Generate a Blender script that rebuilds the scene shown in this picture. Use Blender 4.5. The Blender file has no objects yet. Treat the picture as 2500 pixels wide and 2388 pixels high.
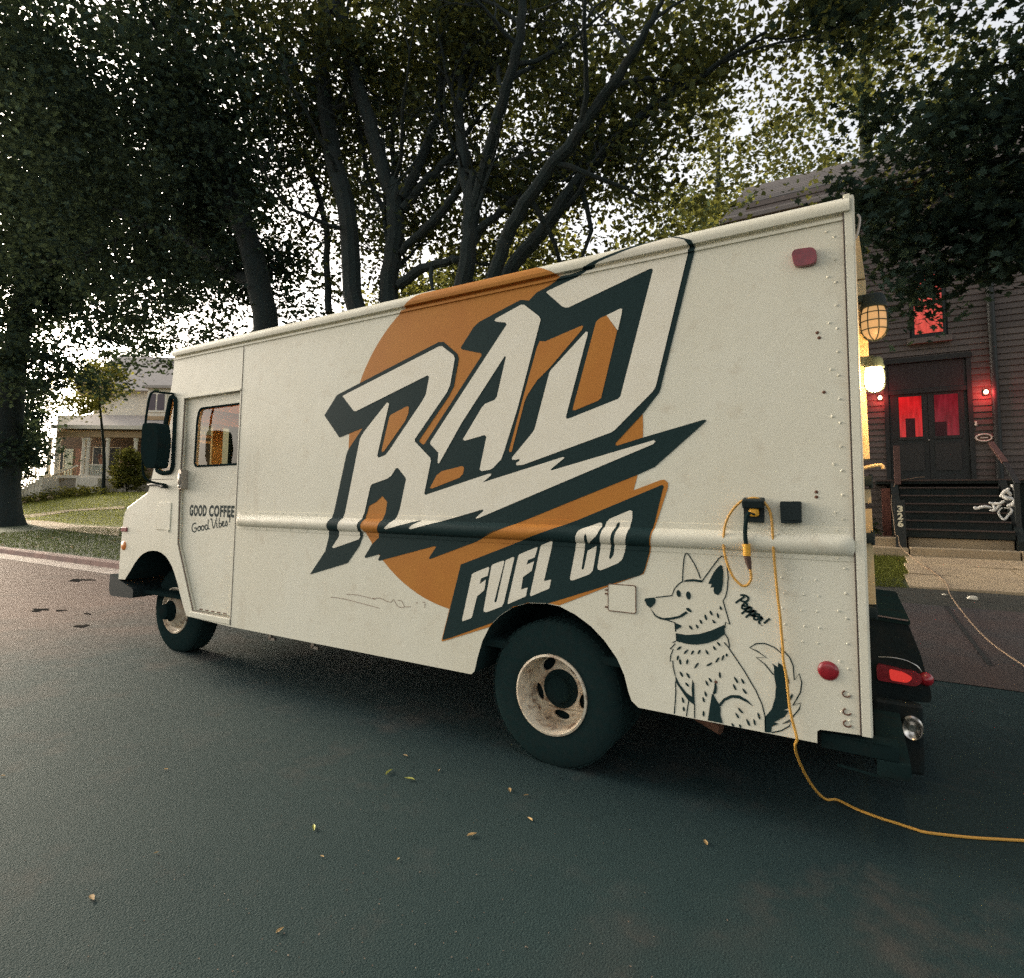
import bpy, bmesh, math, random
import numpy as np
from mathutils import Vector, Matrix
from mathutils.geometry import tessellate_polygon
random.seed(7); rng = np.random.default_rng(11)
PI = math.pi
scene = bpy.context.scene
col = scene.collection

# ---------------------------------------------------------------- camera
cam_d = bpy.data.cameras.new('camera'); cam = bpy.data.objects.new('camera', cam_d); col.objects.link(cam)
p_, r_, y_ = map(math.radians, (4.42692729, 0.66034842, -30.81377223))
fwd = Vector((math.sin(y_) * math.cos(p_), math.cos(y_) * math.cos(p_), math.sin(p_)))
rt = Vector((math.cos(y_), -math.sin(y_), 0)); up = rt.cross(fwd)
rt2 = math.cos(r_) * rt + math.sin(r_) * up; up2 = -math.sin(r_) * rt + math.cos(r_) * up
m = Matrix((rt2, up2, -fwd)).transposed().to_4x4(); m.translation = (0, -2.95, 1.47)
cam.matrix_world = m
cam_d.sensor_width = 36; cam_d.lens = 1400.93 / 2500 * 36; cam_d.shift_y = -74.654 / 2500
cam_d.clip_start = .05; cam_d.clip_end = 2000
scene.camera = cam

# ---------------------------------------------------------------- sky, sun, exposure
SUN_EL, SUN_AZ = math.radians(19), math.radians(-85)      # low, far down the street to the left: the truck side is in shade
world = bpy.data.worlds.new('World'); scene.world = world; world.use_nodes = True
wn = world.node_tree.nodes; wl = world.node_tree.links
bg = wn['Background']; sky = wn.new('ShaderNodeTexSky'); sky.sky_type = 'NISHITA'
sky.sun_disc = False; sky.sun_elevation = SUN_EL; sky.sun_rotation = SUN_AZ
sky.air_density = 1.0; sky.dust_density = 4.0; sky.ozone_density = 1.0
tint = wn.new('ShaderNodeMix'); tint.data_type = 'RGBA'; tint.blend_type = 'MULTIPLY'; tint.inputs[0].default_value = 1
pale = wn.new('ShaderNodeHueSaturation'); pale.inputs['Saturation'].default_value = .35          # thin high cloud: a whiter sky
wl.new(sky.outputs[0], pale.inputs['Color']); wl.new(pale.outputs[0], tint.inputs[6]); tint.inputs[7].default_value = (1.06, 1.0, .92, 1); wl.new(tint.outputs[2], bg.inputs[0]); bg.inputs[1].default_value = 0.15
sun_d = bpy.data.lights.new('sun', 'SUN'); sun = bpy.data.objects.new('sun', sun_d); col.objects.link(sun)
sun_d.energy = 1.3; sun_d.angle = math.radians(12); sun_d.color = (1.0, .86, .62)
sd = Vector((math.sin(SUN_AZ) * math.cos(SUN_EL), math.cos(SUN_AZ) * math.cos(SUN_EL), math.sin(SUN_EL)))
sun.rotation_euler = sd.to_track_quat('Z', 'Y').to_euler()
scene.view_settings.view_transform = 'Standard'; scene.view_settings.look = 'None'
scene.view_settings.gamma = 1; scene.view_settings.use_curve_mapping = False
scene.view_settings.exposure = 1.62
scene.cycles.use_denoising = False; scene.cycles.sample_clamp_indirect = 4; scene.cycles.max_bounces = 7; scene.cycles.transparent_max_bounces = 16

# ---------------------------------------------------------------- helpers
def tag(o, label=None, cat=None, group=None, kind=None):
    if label: o['label'] = label
    if cat: o['category'] = cat
    if group: o['group'] = group
    if kind: o['kind'] = kind
    return o
def empty(name, loc, label, cat, group=None, rz=0):
    o = bpy.data.objects.new(name, None); col.objects.link(o); o.location = loc; o.rotation_euler = (0, 0, rz)
    o.empty_display_size = .1
    return tag(o, label, cat, group)
class MB:
    """collects shapes; build() links them as one mesh object"""
    def __init__(s): s.v = []; s.f = []; s.sm = []
    def add(s, vs, fs, smooth=False):
        b = len(s.v); s.v += [tuple(x) for x in vs]
        for f in fs: s.f.append([b + i for i in f]); s.sm.append(smooth)
    def box(s, a, b, rot=None, bev=0):
        (x0, y0, z0), (x1, y1, z1) = a, b
        if bev:
            bm = bmesh.new(); bmesh.ops.create_cube(bm, size=1)
            for v in bm.verts:
                v.co = Vector(((x0 + x1) / 2 + v.co.x * (x1 - x0), (y0 + y1) / 2 + v.co.y * (y1 - y0), (z0 + z1) / 2 + v.co.z * (z1 - z0)))
            bmesh.ops.bevel(bm, geom=bm.edges[:], offset=bev, segments=2, profile=.5, affect='EDGES')
            bm.verts.index_update()
            vs = [v.co.copy() for v in bm.verts]; fs = [[v.index for v in f.verts] for f in bm.faces]; bm.free()
        else:
            vs = [Vector(c) for c in ((x0, y0, z0), (x1, y0, z0), (x1, y1, z0), (x0, y1, z0), (x0, y0, z1), (x1, y0, z1), (x1, y1, z1), (x0, y1, z1))]
            fs = [(0, 3, 2, 1), (4, 5, 6, 7), (0, 1, 5, 4), (1, 2, 6, 5), (2, 3, 7, 6), (3, 0, 4, 7)]
        if rot is not None:
            c = Vector(((x0 + x1) / 2, (y0 + y1) / 2, (z0 + z1) / 2)); vs = [c + rot @ (v - c) for v in vs]
        s.add(vs, fs); return s
    def bar(s, a, b, w, h, upv=(0, 0, 1)):
        a, b = Vector(a), Vector(b); d = (b - a).normalized(); u = Vector(upv)
        sx = d.cross(u)
        if sx.length < 1e-4: sx = d.cross(Vector((0, 1, 0)))
        sx.normalize(); uz = sx.cross(d).normalized()
        vs = [q + sx * i * w / 2 + uz * j * h / 2 for q in (a, b) for i, j in ((-1, -1), (1, -1), (1, 1), (-1, 1))]
        s.add(vs, [(0, 1, 2, 3), (7, 6, 5, 4), (0, 4, 5, 1), (1, 5, 6, 2), (2, 6, 7, 3), (3, 7, 4, 0)]); return s
    def tube(s, pts, r, n=8, cap=True):
        pts = [Vector(p) for p in pts]; rs = r if hasattr(r, '__len__') else [r] * len(pts)
        vs = []; prev = None
        for i, p in enumerate(pts):
            d = (pts[min(i + 1, len(pts) - 1)] - pts[max(i - 1, 0)]).normalized()
            if prev is None:
                a = d.cross(Vector((0, 0, 1)))
                if a.length < .05: a = d.cross(Vector((0, 1, 0)))
            else: a = prev - d * prev.dot(d)
            a.normalize(); prev = a; b = d.cross(a)
            for k in range(n):
                t = 2 * PI * k / n; vs.append(p + (a * math.cos(t) + b * math.sin(t)) * rs[i])
        fs = [(i * n + k, i * n + (k + 1) % n, (i + 1) * n + (k + 1) % n, (i + 1) * n + k) for i in range(len(pts) - 1) for k in range(n)]
        if cap: fs += [list(range(n))[::-1], [(len(pts) - 1) * n + k for k in range(n)]]
        s.add(vs, fs, True); return s
    def lathe(s, prof, c, axis='Y', n=32, a0=0, a1=2 * PI):
        """prof: (along, radius) pairs"""
        c = Vector(c); vs = []; full = abs(a1 - a0 - 2 * PI) < 1e-6; k_ = n if full else n + 1
        for (h, r) in prof:
            for k in range(k_):
                t = a0 + (a1 - a0) * k / n; x, y = r * math.cos(t), r * math.sin(t)
                vs.append(c + Vector({'Y': (x, h, y), 'Z': (x, y, h), 'X': (h, x, y)}[axis]))
        fs = []
        for i in range(len(prof) - 1):
            for k in range(n):
                k2 = (k + 1) % k_ if full else k + 1
                fs.append((i * k_ + k, i * k_ + k2, (i + 1) * k_ + k2, (i + 1) * k_ + k))
        s.add(vs, fs, True); return s
    def prism(s, poly, a, b, fn):
        """poly 2-D loop, extruded from a to b; fn(u, v, h) -> point"""
        n = len(poly); vs = [fn(u, v, a) for u, v in poly] + [fn(u, v, b) for u, v in poly]
        tri = tessellate_polygon([[Vector((u, v, 0)) for u, v in poly]])
        fs = [tuple(t) for t in tri] + [tuple(n + i for i in reversed(t)) for t in tri]
        fs += [(i, (i + 1) % n, n + (i + 1) % n, n + i) for i in range(n)]
        s.add(vs, fs); return s
    def build(s, name, mat, parent=None, bevel=0, loc=None, autosmooth=True):
        me = bpy.data.meshes.new(name); me.from_pydata(s.v, [], s.f)
        me.polygons.foreach_set('use_smooth', s.sm)
        me.materials.append(mat); me.validate()
        bm = bmesh.new(); bm.from_mesh(me); bmesh.ops.recalc_face_normals(bm, faces=bm.faces); bm.to_mesh(me); bm.free()
        if any(s.sm): me.set_sharp_from_angle(angle=math.radians(38))
        o = bpy.data.objects.new(name, me); col.objects.link(o)
        if loc is not None: o.location = loc
        if parent is not None: o.parent = parent
        if bevel:
            md = o.modifiers.new('bevel', 'BEVEL'); md.width = bevel; md.segments = 2; md.limit_method = 'ANGLE'; md.angle_limit = math.radians(50)
        return o
def smooth_path(pts, n=4):
    """Catmull-Rom through tuples of any length"""
    P = np.array(pts, float); out = []
    for i in range(len(P) - 1):
        a, b, c, d = P[max(i - 1, 0)], P[i], P[i + 1], P[min(i + 2, len(P) - 1)]
        for k in range(n):
            t = k / n
            out.append(.5 * ((2 * b) + (c - a) * t + (2 * a - 5 * b + 4 * c - d) * t * t + (3 * b - a - 3 * c + d) * t ** 3))
    out.append(P[-1]); return np.array(out)
def cr(pts, n=4):
    return [Vector(p) for p in smooth_path([tuple(p) for p in pts], n)]

# ---------------------------------------------------------------- materials
def mat(name, c, rough=.6, metal=0, noise=None, bump=None, spec=.5, coat=0, emit=None, trans=0, vary=None):
    """noise: (scale, colour2, lo, hi) mixes a second colour by fractal noise; bump: (scale, strength)"""
    M = bpy.data.materials.new(name); M.use_nodes = True; n = M.node_tree.nodes; l = M.node_tree.links
    b = n['Principled BSDF']; b.inputs['Roughness'].default_value = rough; b.inputs['Metallic'].default_value = metal
    b.inputs['Specular IOR Level'].default_value = spec; b.inputs['Base Color'].default_value = (*c, 1)
    if coat: b.inputs['Coat Weight'].default_value = coat; b.inputs['Coat Roughness'].default_value = .15
    tc = n.new('ShaderNodeTexCoord'); last = None
    for nz in (noise if isinstance(noise, list) else [noise] if noise else []):
        sc, c2, lo, hi = nz[:4]
        t = n.new('ShaderNodeTexNoise'); t.inputs['Scale'].default_value = sc; t.inputs['Detail'].default_value = 6; t.inputs['Roughness'].default_value = .65
        if len(nz) > 4:
            mp = n.new('ShaderNodeMapping'); mp.inputs['Scale'].default_value = nz[4]; l.new(tc.outputs['Object'], mp.inputs[0]); l.new(mp.outputs[0], t.inputs[0])
        else: l.new(tc.outputs['Object'], t.inputs[0])
        r = n.new('ShaderNodeValToRGB'); r.color_ramp.elements[0].position = lo; r.color_ramp.elements[1].position = hi
        l.new(t.outputs[0], r.inputs[0])
        mx = n.new('ShaderNodeMix'); mx.data_type = 'RGBA'; l.new(r.outputs[0], mx.inputs[0])
        mx.inputs[6].default_value = (*c, 1); mx.inputs[7].default_value = (*c2, 1)
        if last: l.new(last, mx.inputs[6])
        last = mx.outputs[2]
    if vary:      # per-island or per-object value shift
        g = n.new('ShaderNodeNewGeometry') if vary[0] == 'island' else n.new('ShaderNodeObjectInfo')
        src = g.outputs['Random Per Island'] if vary[0] == 'island' else g.outputs['Random']
        mr = n.new('ShaderNodeMapRange'); mr.inputs[3].default_value = vary[1]; mr.inputs[4].default_value = vary[2]; l.new(src, mr.inputs[0])
        hs = n.new('ShaderNodeHueSaturation'); l.new(mr.outputs[0], hs.inputs['Value'])
        if last: l.new(last, hs.inputs['Color'])
        else: hs.inputs['Color'].default_value = (*c, 1)
        last = hs.outputs[0]
    if last: l.new(last, b.inputs['Base Color'])
    if bump:
        t = n.new('ShaderNodeTexNoise'); t.inputs['Scale'].default_value = bump[0]; t.inputs['Detail'].default_value = 5; l.new(tc.outputs['Object'], t.inputs[0])
        bp = n.new('ShaderNodeBump'); bp.inputs['Strength'].default_value = bump[1]; bp.inputs['Distance'].default_value = .02
        l.new(t.outputs[0], bp.inputs['Height']); l.new(bp.outputs[0], b.inputs['Normal'])
    if spec == 0:      # fully matt: no gloss even at a grazing angle
        df = n.new('ShaderNodeBsdfDiffuse'); df.inputs['Color'].default_value = (*c, 1); df.inputs['Roughness'].default_value = .6
        if last: l.new(last, df.inputs['Color'])
        if bump: l.new(bp.outputs[0], df.inputs['Normal'])
        l.new(df.outputs[0], n['Material Output'].inputs['Surface'])
    if emit: b.inputs['Emission Color'].default_value = (*emit[0], 1); b.inputs['Emission Strength'].default_value = emit[1]
    return M
def leaf_mat(name, c, t, lo=.6, hi=1.5):
    M = bpy.data.materials.new(name); M.use_nodes = True; n = M.node_tree.nodes; l = M.node_tree.links
    for x in list(n): n.remove(x)
    out = n.new('ShaderNodeOutputMaterial'); d = n.new('ShaderNodeBsdfDiffuse'); tr = n.new('ShaderNodeBsdfTranslucent'); ms = n.new('ShaderNodeMixShader')
    g = n.new('ShaderNodeNewGeometry'); mr = n.new('ShaderNodeMapRange'); mr.inputs[3].default_value = lo; mr.inputs[4].default_value = hi
    l.new(g.outputs['Random Per Island'], mr.inputs[0])
    for s, cc in ((d, c), (tr, t)):
        hs = n.new('ShaderNodeHueSaturation'); hs.inputs['Color'].default_value = (*cc, 1); l.new(mr.outputs[0], hs.inputs['Value']); l.new(hs.outputs[0], s.inputs[0])
    ms.inputs[0].default_value = .45; l.new(d.outputs[0], ms.inputs[1]); l.new(tr.outputs[0], ms.inputs[2]); l.new(ms.outputs[0], out.inputs[0])
    return M
def glass_mat(name, tint, refl=.12):
    M = bpy.data.materials.new(name); M.use_nodes = True; n = M.node_tree.nodes; l = M.node_tree.links
    for x in list(n): n.remove(x)
    out = n.new('ShaderNodeOutputMaterial'); t = n.new('ShaderNodeBsdfTransparent'); t.inputs[0].default_value = (*tint, 1)
    g = n.new('ShaderNodeBsdfGlossy'); g.inputs['Roughness'].default_value = .03; f = n.new('ShaderNodeFresnel'); f.inputs[0].default_value = 1.5
    ms = n.new('ShaderNodeMixShader'); gm = n.new('ShaderNodeNewGeometry'); inv = n.new('ShaderNodeMath'); inv.operation = 'SUBTRACT'; inv.inputs[0].default_value = 1; l.new(gm.outputs['Backfacing'], inv.inputs[1])
    mu = n.new('ShaderNodeMath'); mu.operation = 'MULTIPLY'; l.new(f.outputs[0], mu.inputs[0]); l.new(inv.outputs[0], mu.inputs[1]); l.new(mu.outputs[0], ms.inputs[0]); l.new(t.outputs[0], ms.inputs[1]); l.new(g.outputs[0], ms.inputs[2]); l.new(ms.outputs[0], out.inputs[0])
    return M
def emit_mat(name, c, s, bk=.5):
    M = bpy.data.materials.new(name); M.use_nodes = True; n = M.node_tree.nodes; l = M.node_tree.links
    b = n['Principled BSDF']; b.inputs['Base Color'].default_value = (*[min(1, x) * bk for x in c], 1); b.inputs['Emission Color'].default_value = (*c, 1); b.inputs['Emission Strength'].default_value = s
    return M
paint = mat('white_paint', (.785, .755, .625), .5, noise=[(1.3, (.745, .70, .555), .35, .75), (9, (.62, .55, .42), .55, .85), (2.2, (.46, .36, .24), .62, .95, (1, 1, .16)), (26, (.42, .34, .25), .70, .86)], bump=(5, .10), spec=.3)
ink = mat('dark_teal_print', (.011, .030, .031), .6, noise=(60, (.015, .035, .036), .4, .7), spec=.12)
orange = mat('orange_print', (.52, .215, .038), .55, noise=(3, (.46, .165, .03), .3, .8), spec=.2)
letterw = mat('letter_white', (.84, .79, .66), .5, noise=(6, (.78, .72, .58), .4, .8), spec=.3)
rubber = mat('black_rubber', (.015, .032, .032), .95, noise=(30, (.022, .034, .033), .4, .7), spec=0)
blackm = mat('black_metal', (.010, .019, .020), .6, spec=.25)
under = mat('underbody', (.013, .026, .026), .95, noise=(8, (.022, .026, .024), .5, .8), spec=0)
rimm = mat('wheel_paint', (.74, .65, .50), .5, noise=[(6, (.50, .34, .21), .45, .72), (17, (.13, .055, .028), .52, .70)], bump=(20, .1))
chrome = mat('chrome', (.55, .52, .48), .25, 1)
steel = mat('worn_steel', (.4, .36, .32), .4, .8, noise=(12, (.25, .16, .1), .5, .8))
glass = glass_mat('window_glass', (.93, .91, .82))
redlens = mat('red_lens', (.16, .012, .018), .25, noise=(25, (.25, .02, .03), .4, .7), coat=.4)
redref = mat('red_reflector', (.32, .012, .022), .3, noise=(40, (.2, .01, .015), .4, .7), coat=.5)
amber = mat('amber_lens', (.7, .22, .04), .3, coat=.4)
yellow = mat('yellow_cord', (.62, .33, .06), .5)
yconn = mat('yellow_connector', (.75, .38, .03), .45)
wood = mat('cab_wood', (.42, .19, .07), .5, noise=(4, (.24, .09, .035), .4, .7, (1, 1, 8)))
tan = mat('cab_tan', (.62, .45, .2), .7)
rust = mat('rust', (.13, .06, .035), .9)
seam = mat('seam_line', (.10, .065, .05), .8)

# ---------------------------------------------------------------- measured outlines (metres, on the plane of the truck side) and paths
BLACK=[[(-3.497,0.922),(-3.341,1.102),(-3.311,1.199),(-3.298,1.295),(-3.266,1.381),(-3.158,1.804),(-3.14,1.842),(-3.003,1.99),(-3.236,1.934),(-3.404,2.109),(-3.277,2.253),(-2.335,2.525),(-2.292,2.521),(-2.178,2.427),(-2.166,2.392),(-2.201,2.215),(-2.24,2.154),(-2.477,1.881),(-2.477,1.868),(-2.446,1.847),(-2.431,1.855),(-1.989,2.393),(-1.994,2.407),(-2.142,2.451),(-2.153,2.465),(-2.053,2.586),(-2.013,2.612),(-1.886,2.651),(-1.712,2.702),(-1.68,2.696),(-1.709,2.701),(-1.686,2.697),(-1.654,2.687),(-1.6,2.728),(-1.517,2.753),(-1.431,2.792),(-1.306,2.806),(-1.218,2.831),(-0.988,2.878),(-0.815,2.888),(-0.787,2.883),(-0.683,2.828),(-0.668,2.795),(-0.701,2.673),(-0.856,2.078),(-0.864,2.056),(-0.957,1.945),(-1.103,1.802),(-1.107,1.789),(-1.095,1.786),(-0.957,1.822),(-0.639,1.898),(-0.628,1.896),(-0.63,1.887),(-0.89,1.666),(-0.986,1.625),(-1.337,1.494),(-1.638,1.379),(-1.799,1.319),(-1.957,1.262),(-2.204,1.164),(-1.812,1.319),(-1.905,1.276),(-2.009,1.228),(-2.365,1.103),(-2.376,1.108),(-2.319,1.181),(-2.33,1.187),(-2.808,1.064),(-2.818,1.072),(-2.798,1.102),(-2.81,1.108),(-2.936,1.076),(-2.945,1.085),(-2.88,1.172),(-2.815,1.224),(-2.809,1.269),(-2.785,1.332),(-2.761,1.391),(-2.749,1.467),(-2.795,1.507),(-2.849,1.466),(-2.916,1.438),(-2.938,1.369),(-2.958,1.305),(-2.964,1.231),(-2.998,1.157),(-3.109,1.03)]]
HOLES=[[(-2.736,2.068),(-2.593,2.116),(-2.576,2.111),(-2.58,2.067),(-2.607,2.015),(-2.791,1.816),(-2.809,1.812),(-2.812,1.827),(-2.751,2.051)],[(-1.306,2.481),(-1.296,2.476),(-1.306,2.456),(-1.505,2.263),(-1.591,2.194),(-1.652,2.117),(-1.673,2.079),(-1.761,1.776),(-1.774,1.774),(-1.779,1.784),(-1.679,2.119),(-1.593,2.395),(-1.575,2.428),(-1.54,2.421)],[(-1.218,2.49),(-1.194,2.507),(-1.155,2.517),(-1.094,2.421),(-1.188,2.055),(-1.206,2.041),(-1.345,1.997),(-1.36,2.0),(-1.356,2.019)],[(-2.358,1.558),(-2.378,1.561),(-2.37,1.575),(-2.326,1.643),(-2.284,1.669),(-2.124,1.698),(-2.108,1.689),(-2.116,1.65),(-2.142,1.625)]]
WHITE=[[(-1.155,2.517),(-1.075,2.542),(-1.064,2.537),(-1.068,2.509),(-1.09,2.42)],[(-3.215,2.238),(-3.199,2.246),(-2.329,2.495),(-2.302,2.493),(-2.206,2.42),(-2.197,2.398),(-2.231,2.226),(-2.256,2.181),(-2.517,1.887),(-2.513,1.87),(-2.382,1.759),(-2.374,1.736),(-2.377,1.731),(-2.424,1.525),(-2.414,1.515),(-1.925,1.646),(-1.903,1.646),(-1.909,1.633),(-1.963,1.596),(-1.958,1.589),(-1.964,1.594),(-1.418,1.734),(-1.41,1.728),(-1.496,1.666),(-1.494,1.658),(-0.894,1.806),(-0.885,1.799),(-0.898,1.785),(-1.257,1.651),(-1.969,1.383),(-2.006,1.37),(-2.01,1.377),(-1.955,1.42),(-1.963,1.428),(-2.172,1.373),(-2.5,1.29),(-2.518,1.296),(-2.492,1.318),(-2.437,1.345),(-2.451,1.349),(-2.719,1.283),(-2.735,1.289),(-2.704,1.316),(-2.653,1.366),(-2.63,1.424),(-2.584,1.617),(-2.589,1.631),(-2.657,1.697),(-2.677,1.696),(-2.716,1.646),(-2.758,1.624),(-2.893,1.589),(-2.909,1.572),(-2.958,1.387),(-2.99,1.304),(-2.991,1.221),(-3.003,1.202),(-3.25,1.129),(-3.27,1.134),(-3.206,1.208),(-3.181,1.298),(-3.151,1.374),(-3.025,1.913),(-3.009,1.936),(-2.984,1.965),(-2.776,2.156),(-2.755,2.148),(-2.853,1.788),(-2.838,1.773),(-2.778,1.788),(-2.748,1.814),(-2.457,2.144),(-2.43,2.184),(-2.406,2.298),(-2.42,2.311),(-3.075,2.116),(-3.095,2.12)],[(-1.896,2.603),(-1.885,2.614),(-1.707,2.671),(-1.684,2.667),(-1.581,2.579),(-1.57,2.557),(-1.723,2.035),(-1.811,1.787),(-1.833,1.733),(-1.889,1.683),(-1.913,1.671),(-1.975,1.663),(-1.99,1.674),(-1.943,1.875),(-1.957,1.887),(-2.106,1.858),(-2.121,1.868),(-1.983,2.058),(-1.958,2.082),(-1.886,2.101),(-1.87,2.121),(-1.809,2.361),(-1.817,2.368),(-2.131,1.976),(-2.307,1.72),(-2.319,1.723),(-2.315,1.79),(-2.382,1.848),(-2.384,1.863),(-1.806,2.563),(-1.816,2.577),(-1.885,2.594)],[(-1.534,2.716),(-1.524,2.724),(-1.298,2.779),(-1.194,2.819),(-0.98,2.86),(-0.815,2.878),(-0.787,2.871),(-0.719,2.838),(-0.698,2.809),(-0.721,2.719),(-0.881,2.091),(-0.896,2.066),(-1.107,1.873),(-1.127,1.86),(-1.682,1.695),(-1.726,1.694),(-1.728,1.708),(-1.704,1.721),(-1.706,1.731),(-1.733,1.726),(-1.757,1.728),(-1.756,1.742),(-1.616,1.887),(-1.604,1.906),(-1.509,2.234),(-1.494,2.251),(-1.28,2.441),(-1.269,2.439),(-1.269,2.424),(-1.402,1.964),(-1.398,1.952),(-1.384,1.952),(-1.089,2.041),(-1.076,2.053),(-0.892,2.72),(-0.896,2.732),(-0.91,2.733),(-1.387,2.601),(-1.409,2.603),(-1.429,2.614)]]
BANNER_O=[[(-1.0,1.546),(-0.863,1.596),(-0.841,1.599),(-0.822,1.583),(-0.823,1.556),(-0.896,1.336),(-0.916,1.224),(-0.943,1.135),(-0.954,1.109),(-1.122,1.04),(-1.44,0.9),(-1.523,0.905),(-1.64,0.896),(-1.74,0.863),(-1.83,0.803),(-1.87,0.765),(-1.9,0.728),(-2.191,0.618),(-2.254,0.596),(-2.26,0.602),(-2.125,1.077),(-2.121,1.085)]]
BANNER=[[(-2.121,1.083),(-1.637,1.267),(-1.337,1.375),(-0.851,1.573),(-0.845,1.563),(-0.85,1.546),(-0.903,1.336),(-0.921,1.227),(-0.946,1.138),(-0.957,1.112),(-0.978,1.099),(-1.518,0.901),(-1.523,0.905),(-1.64,0.896),(-1.74,0.863),(-1.83,0.803),(-1.87,0.765),(-1.882,0.754),(-2.191,0.626),(-2.246,0.607),(-2.253,0.612)]]
FUEL=[[(-2.019,1.04),(-1.916,1.082),(-1.908,1.077),(-1.92,1.029),(-1.967,1.009),(-1.977,0.974),(-1.932,1.005),(-1.94,0.95),(-1.947,0.937),(-1.994,0.9),(-2.03,0.771),(-2.037,0.763),(-2.098,0.739),(-2.103,0.747),(-2.035,1.029)],[(-1.883,1.1),(-1.81,1.126),(-1.802,1.121),(-1.869,0.881),(-1.861,0.875),(-1.852,0.884),(-1.793,1.129),(-1.742,1.152),(-1.733,1.148),(-1.803,0.877),(-1.817,0.856),(-1.925,0.811),(-1.942,0.813),(-1.945,0.824),(-1.893,1.088)],[(-1.696,1.171),(-1.584,1.217),(-1.579,1.211),(-1.597,1.158),(-1.642,1.139),(-1.651,1.112),(-1.601,1.135),(-1.617,1.079),(-1.673,1.04),(-1.686,0.967),(-1.642,0.982),(-1.652,0.934),(-1.658,0.929),(-1.772,0.875),(-1.776,0.882),(-1.706,1.163)],[(-1.553,1.229),(-1.483,1.258),(-1.48,1.249),(-1.536,1.027),(-1.49,1.039),(-1.5,0.992),(-1.506,0.986),(-1.621,0.934),(-1.626,0.943),(-1.56,1.22)],[(-1.325,1.289),(-1.313,1.317),(-1.297,1.331),(-1.197,1.368),(-1.181,1.367),(-1.18,1.351),(-1.194,1.31),(-1.206,1.294),(-1.258,1.251),(-1.257,1.292),(-1.264,1.309),(-1.272,1.295),(-1.303,1.114),(-1.298,1.106),(-1.289,1.115),(-1.267,1.213),(-1.212,1.242),(-1.236,1.108),(-1.258,1.085),(-1.352,1.046),(-1.369,1.045),(-1.373,1.055)]]
FUEL_O=[[(-1.172,1.327),(-1.155,1.373),(-1.14,1.39),(-1.026,1.438),(-1.012,1.434),(-1.013,1.394),(-1.056,1.213),(-1.069,1.178),(-1.092,1.156),(-1.189,1.112),(-1.207,1.115),(-1.21,1.129),(-1.178,1.305)],[(-1.084,1.375),(-1.079,1.365),(-1.099,1.301),(-1.118,1.196),(-1.135,1.174),(-1.143,1.181),(-1.118,1.308),(-1.096,1.366)]]
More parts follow.
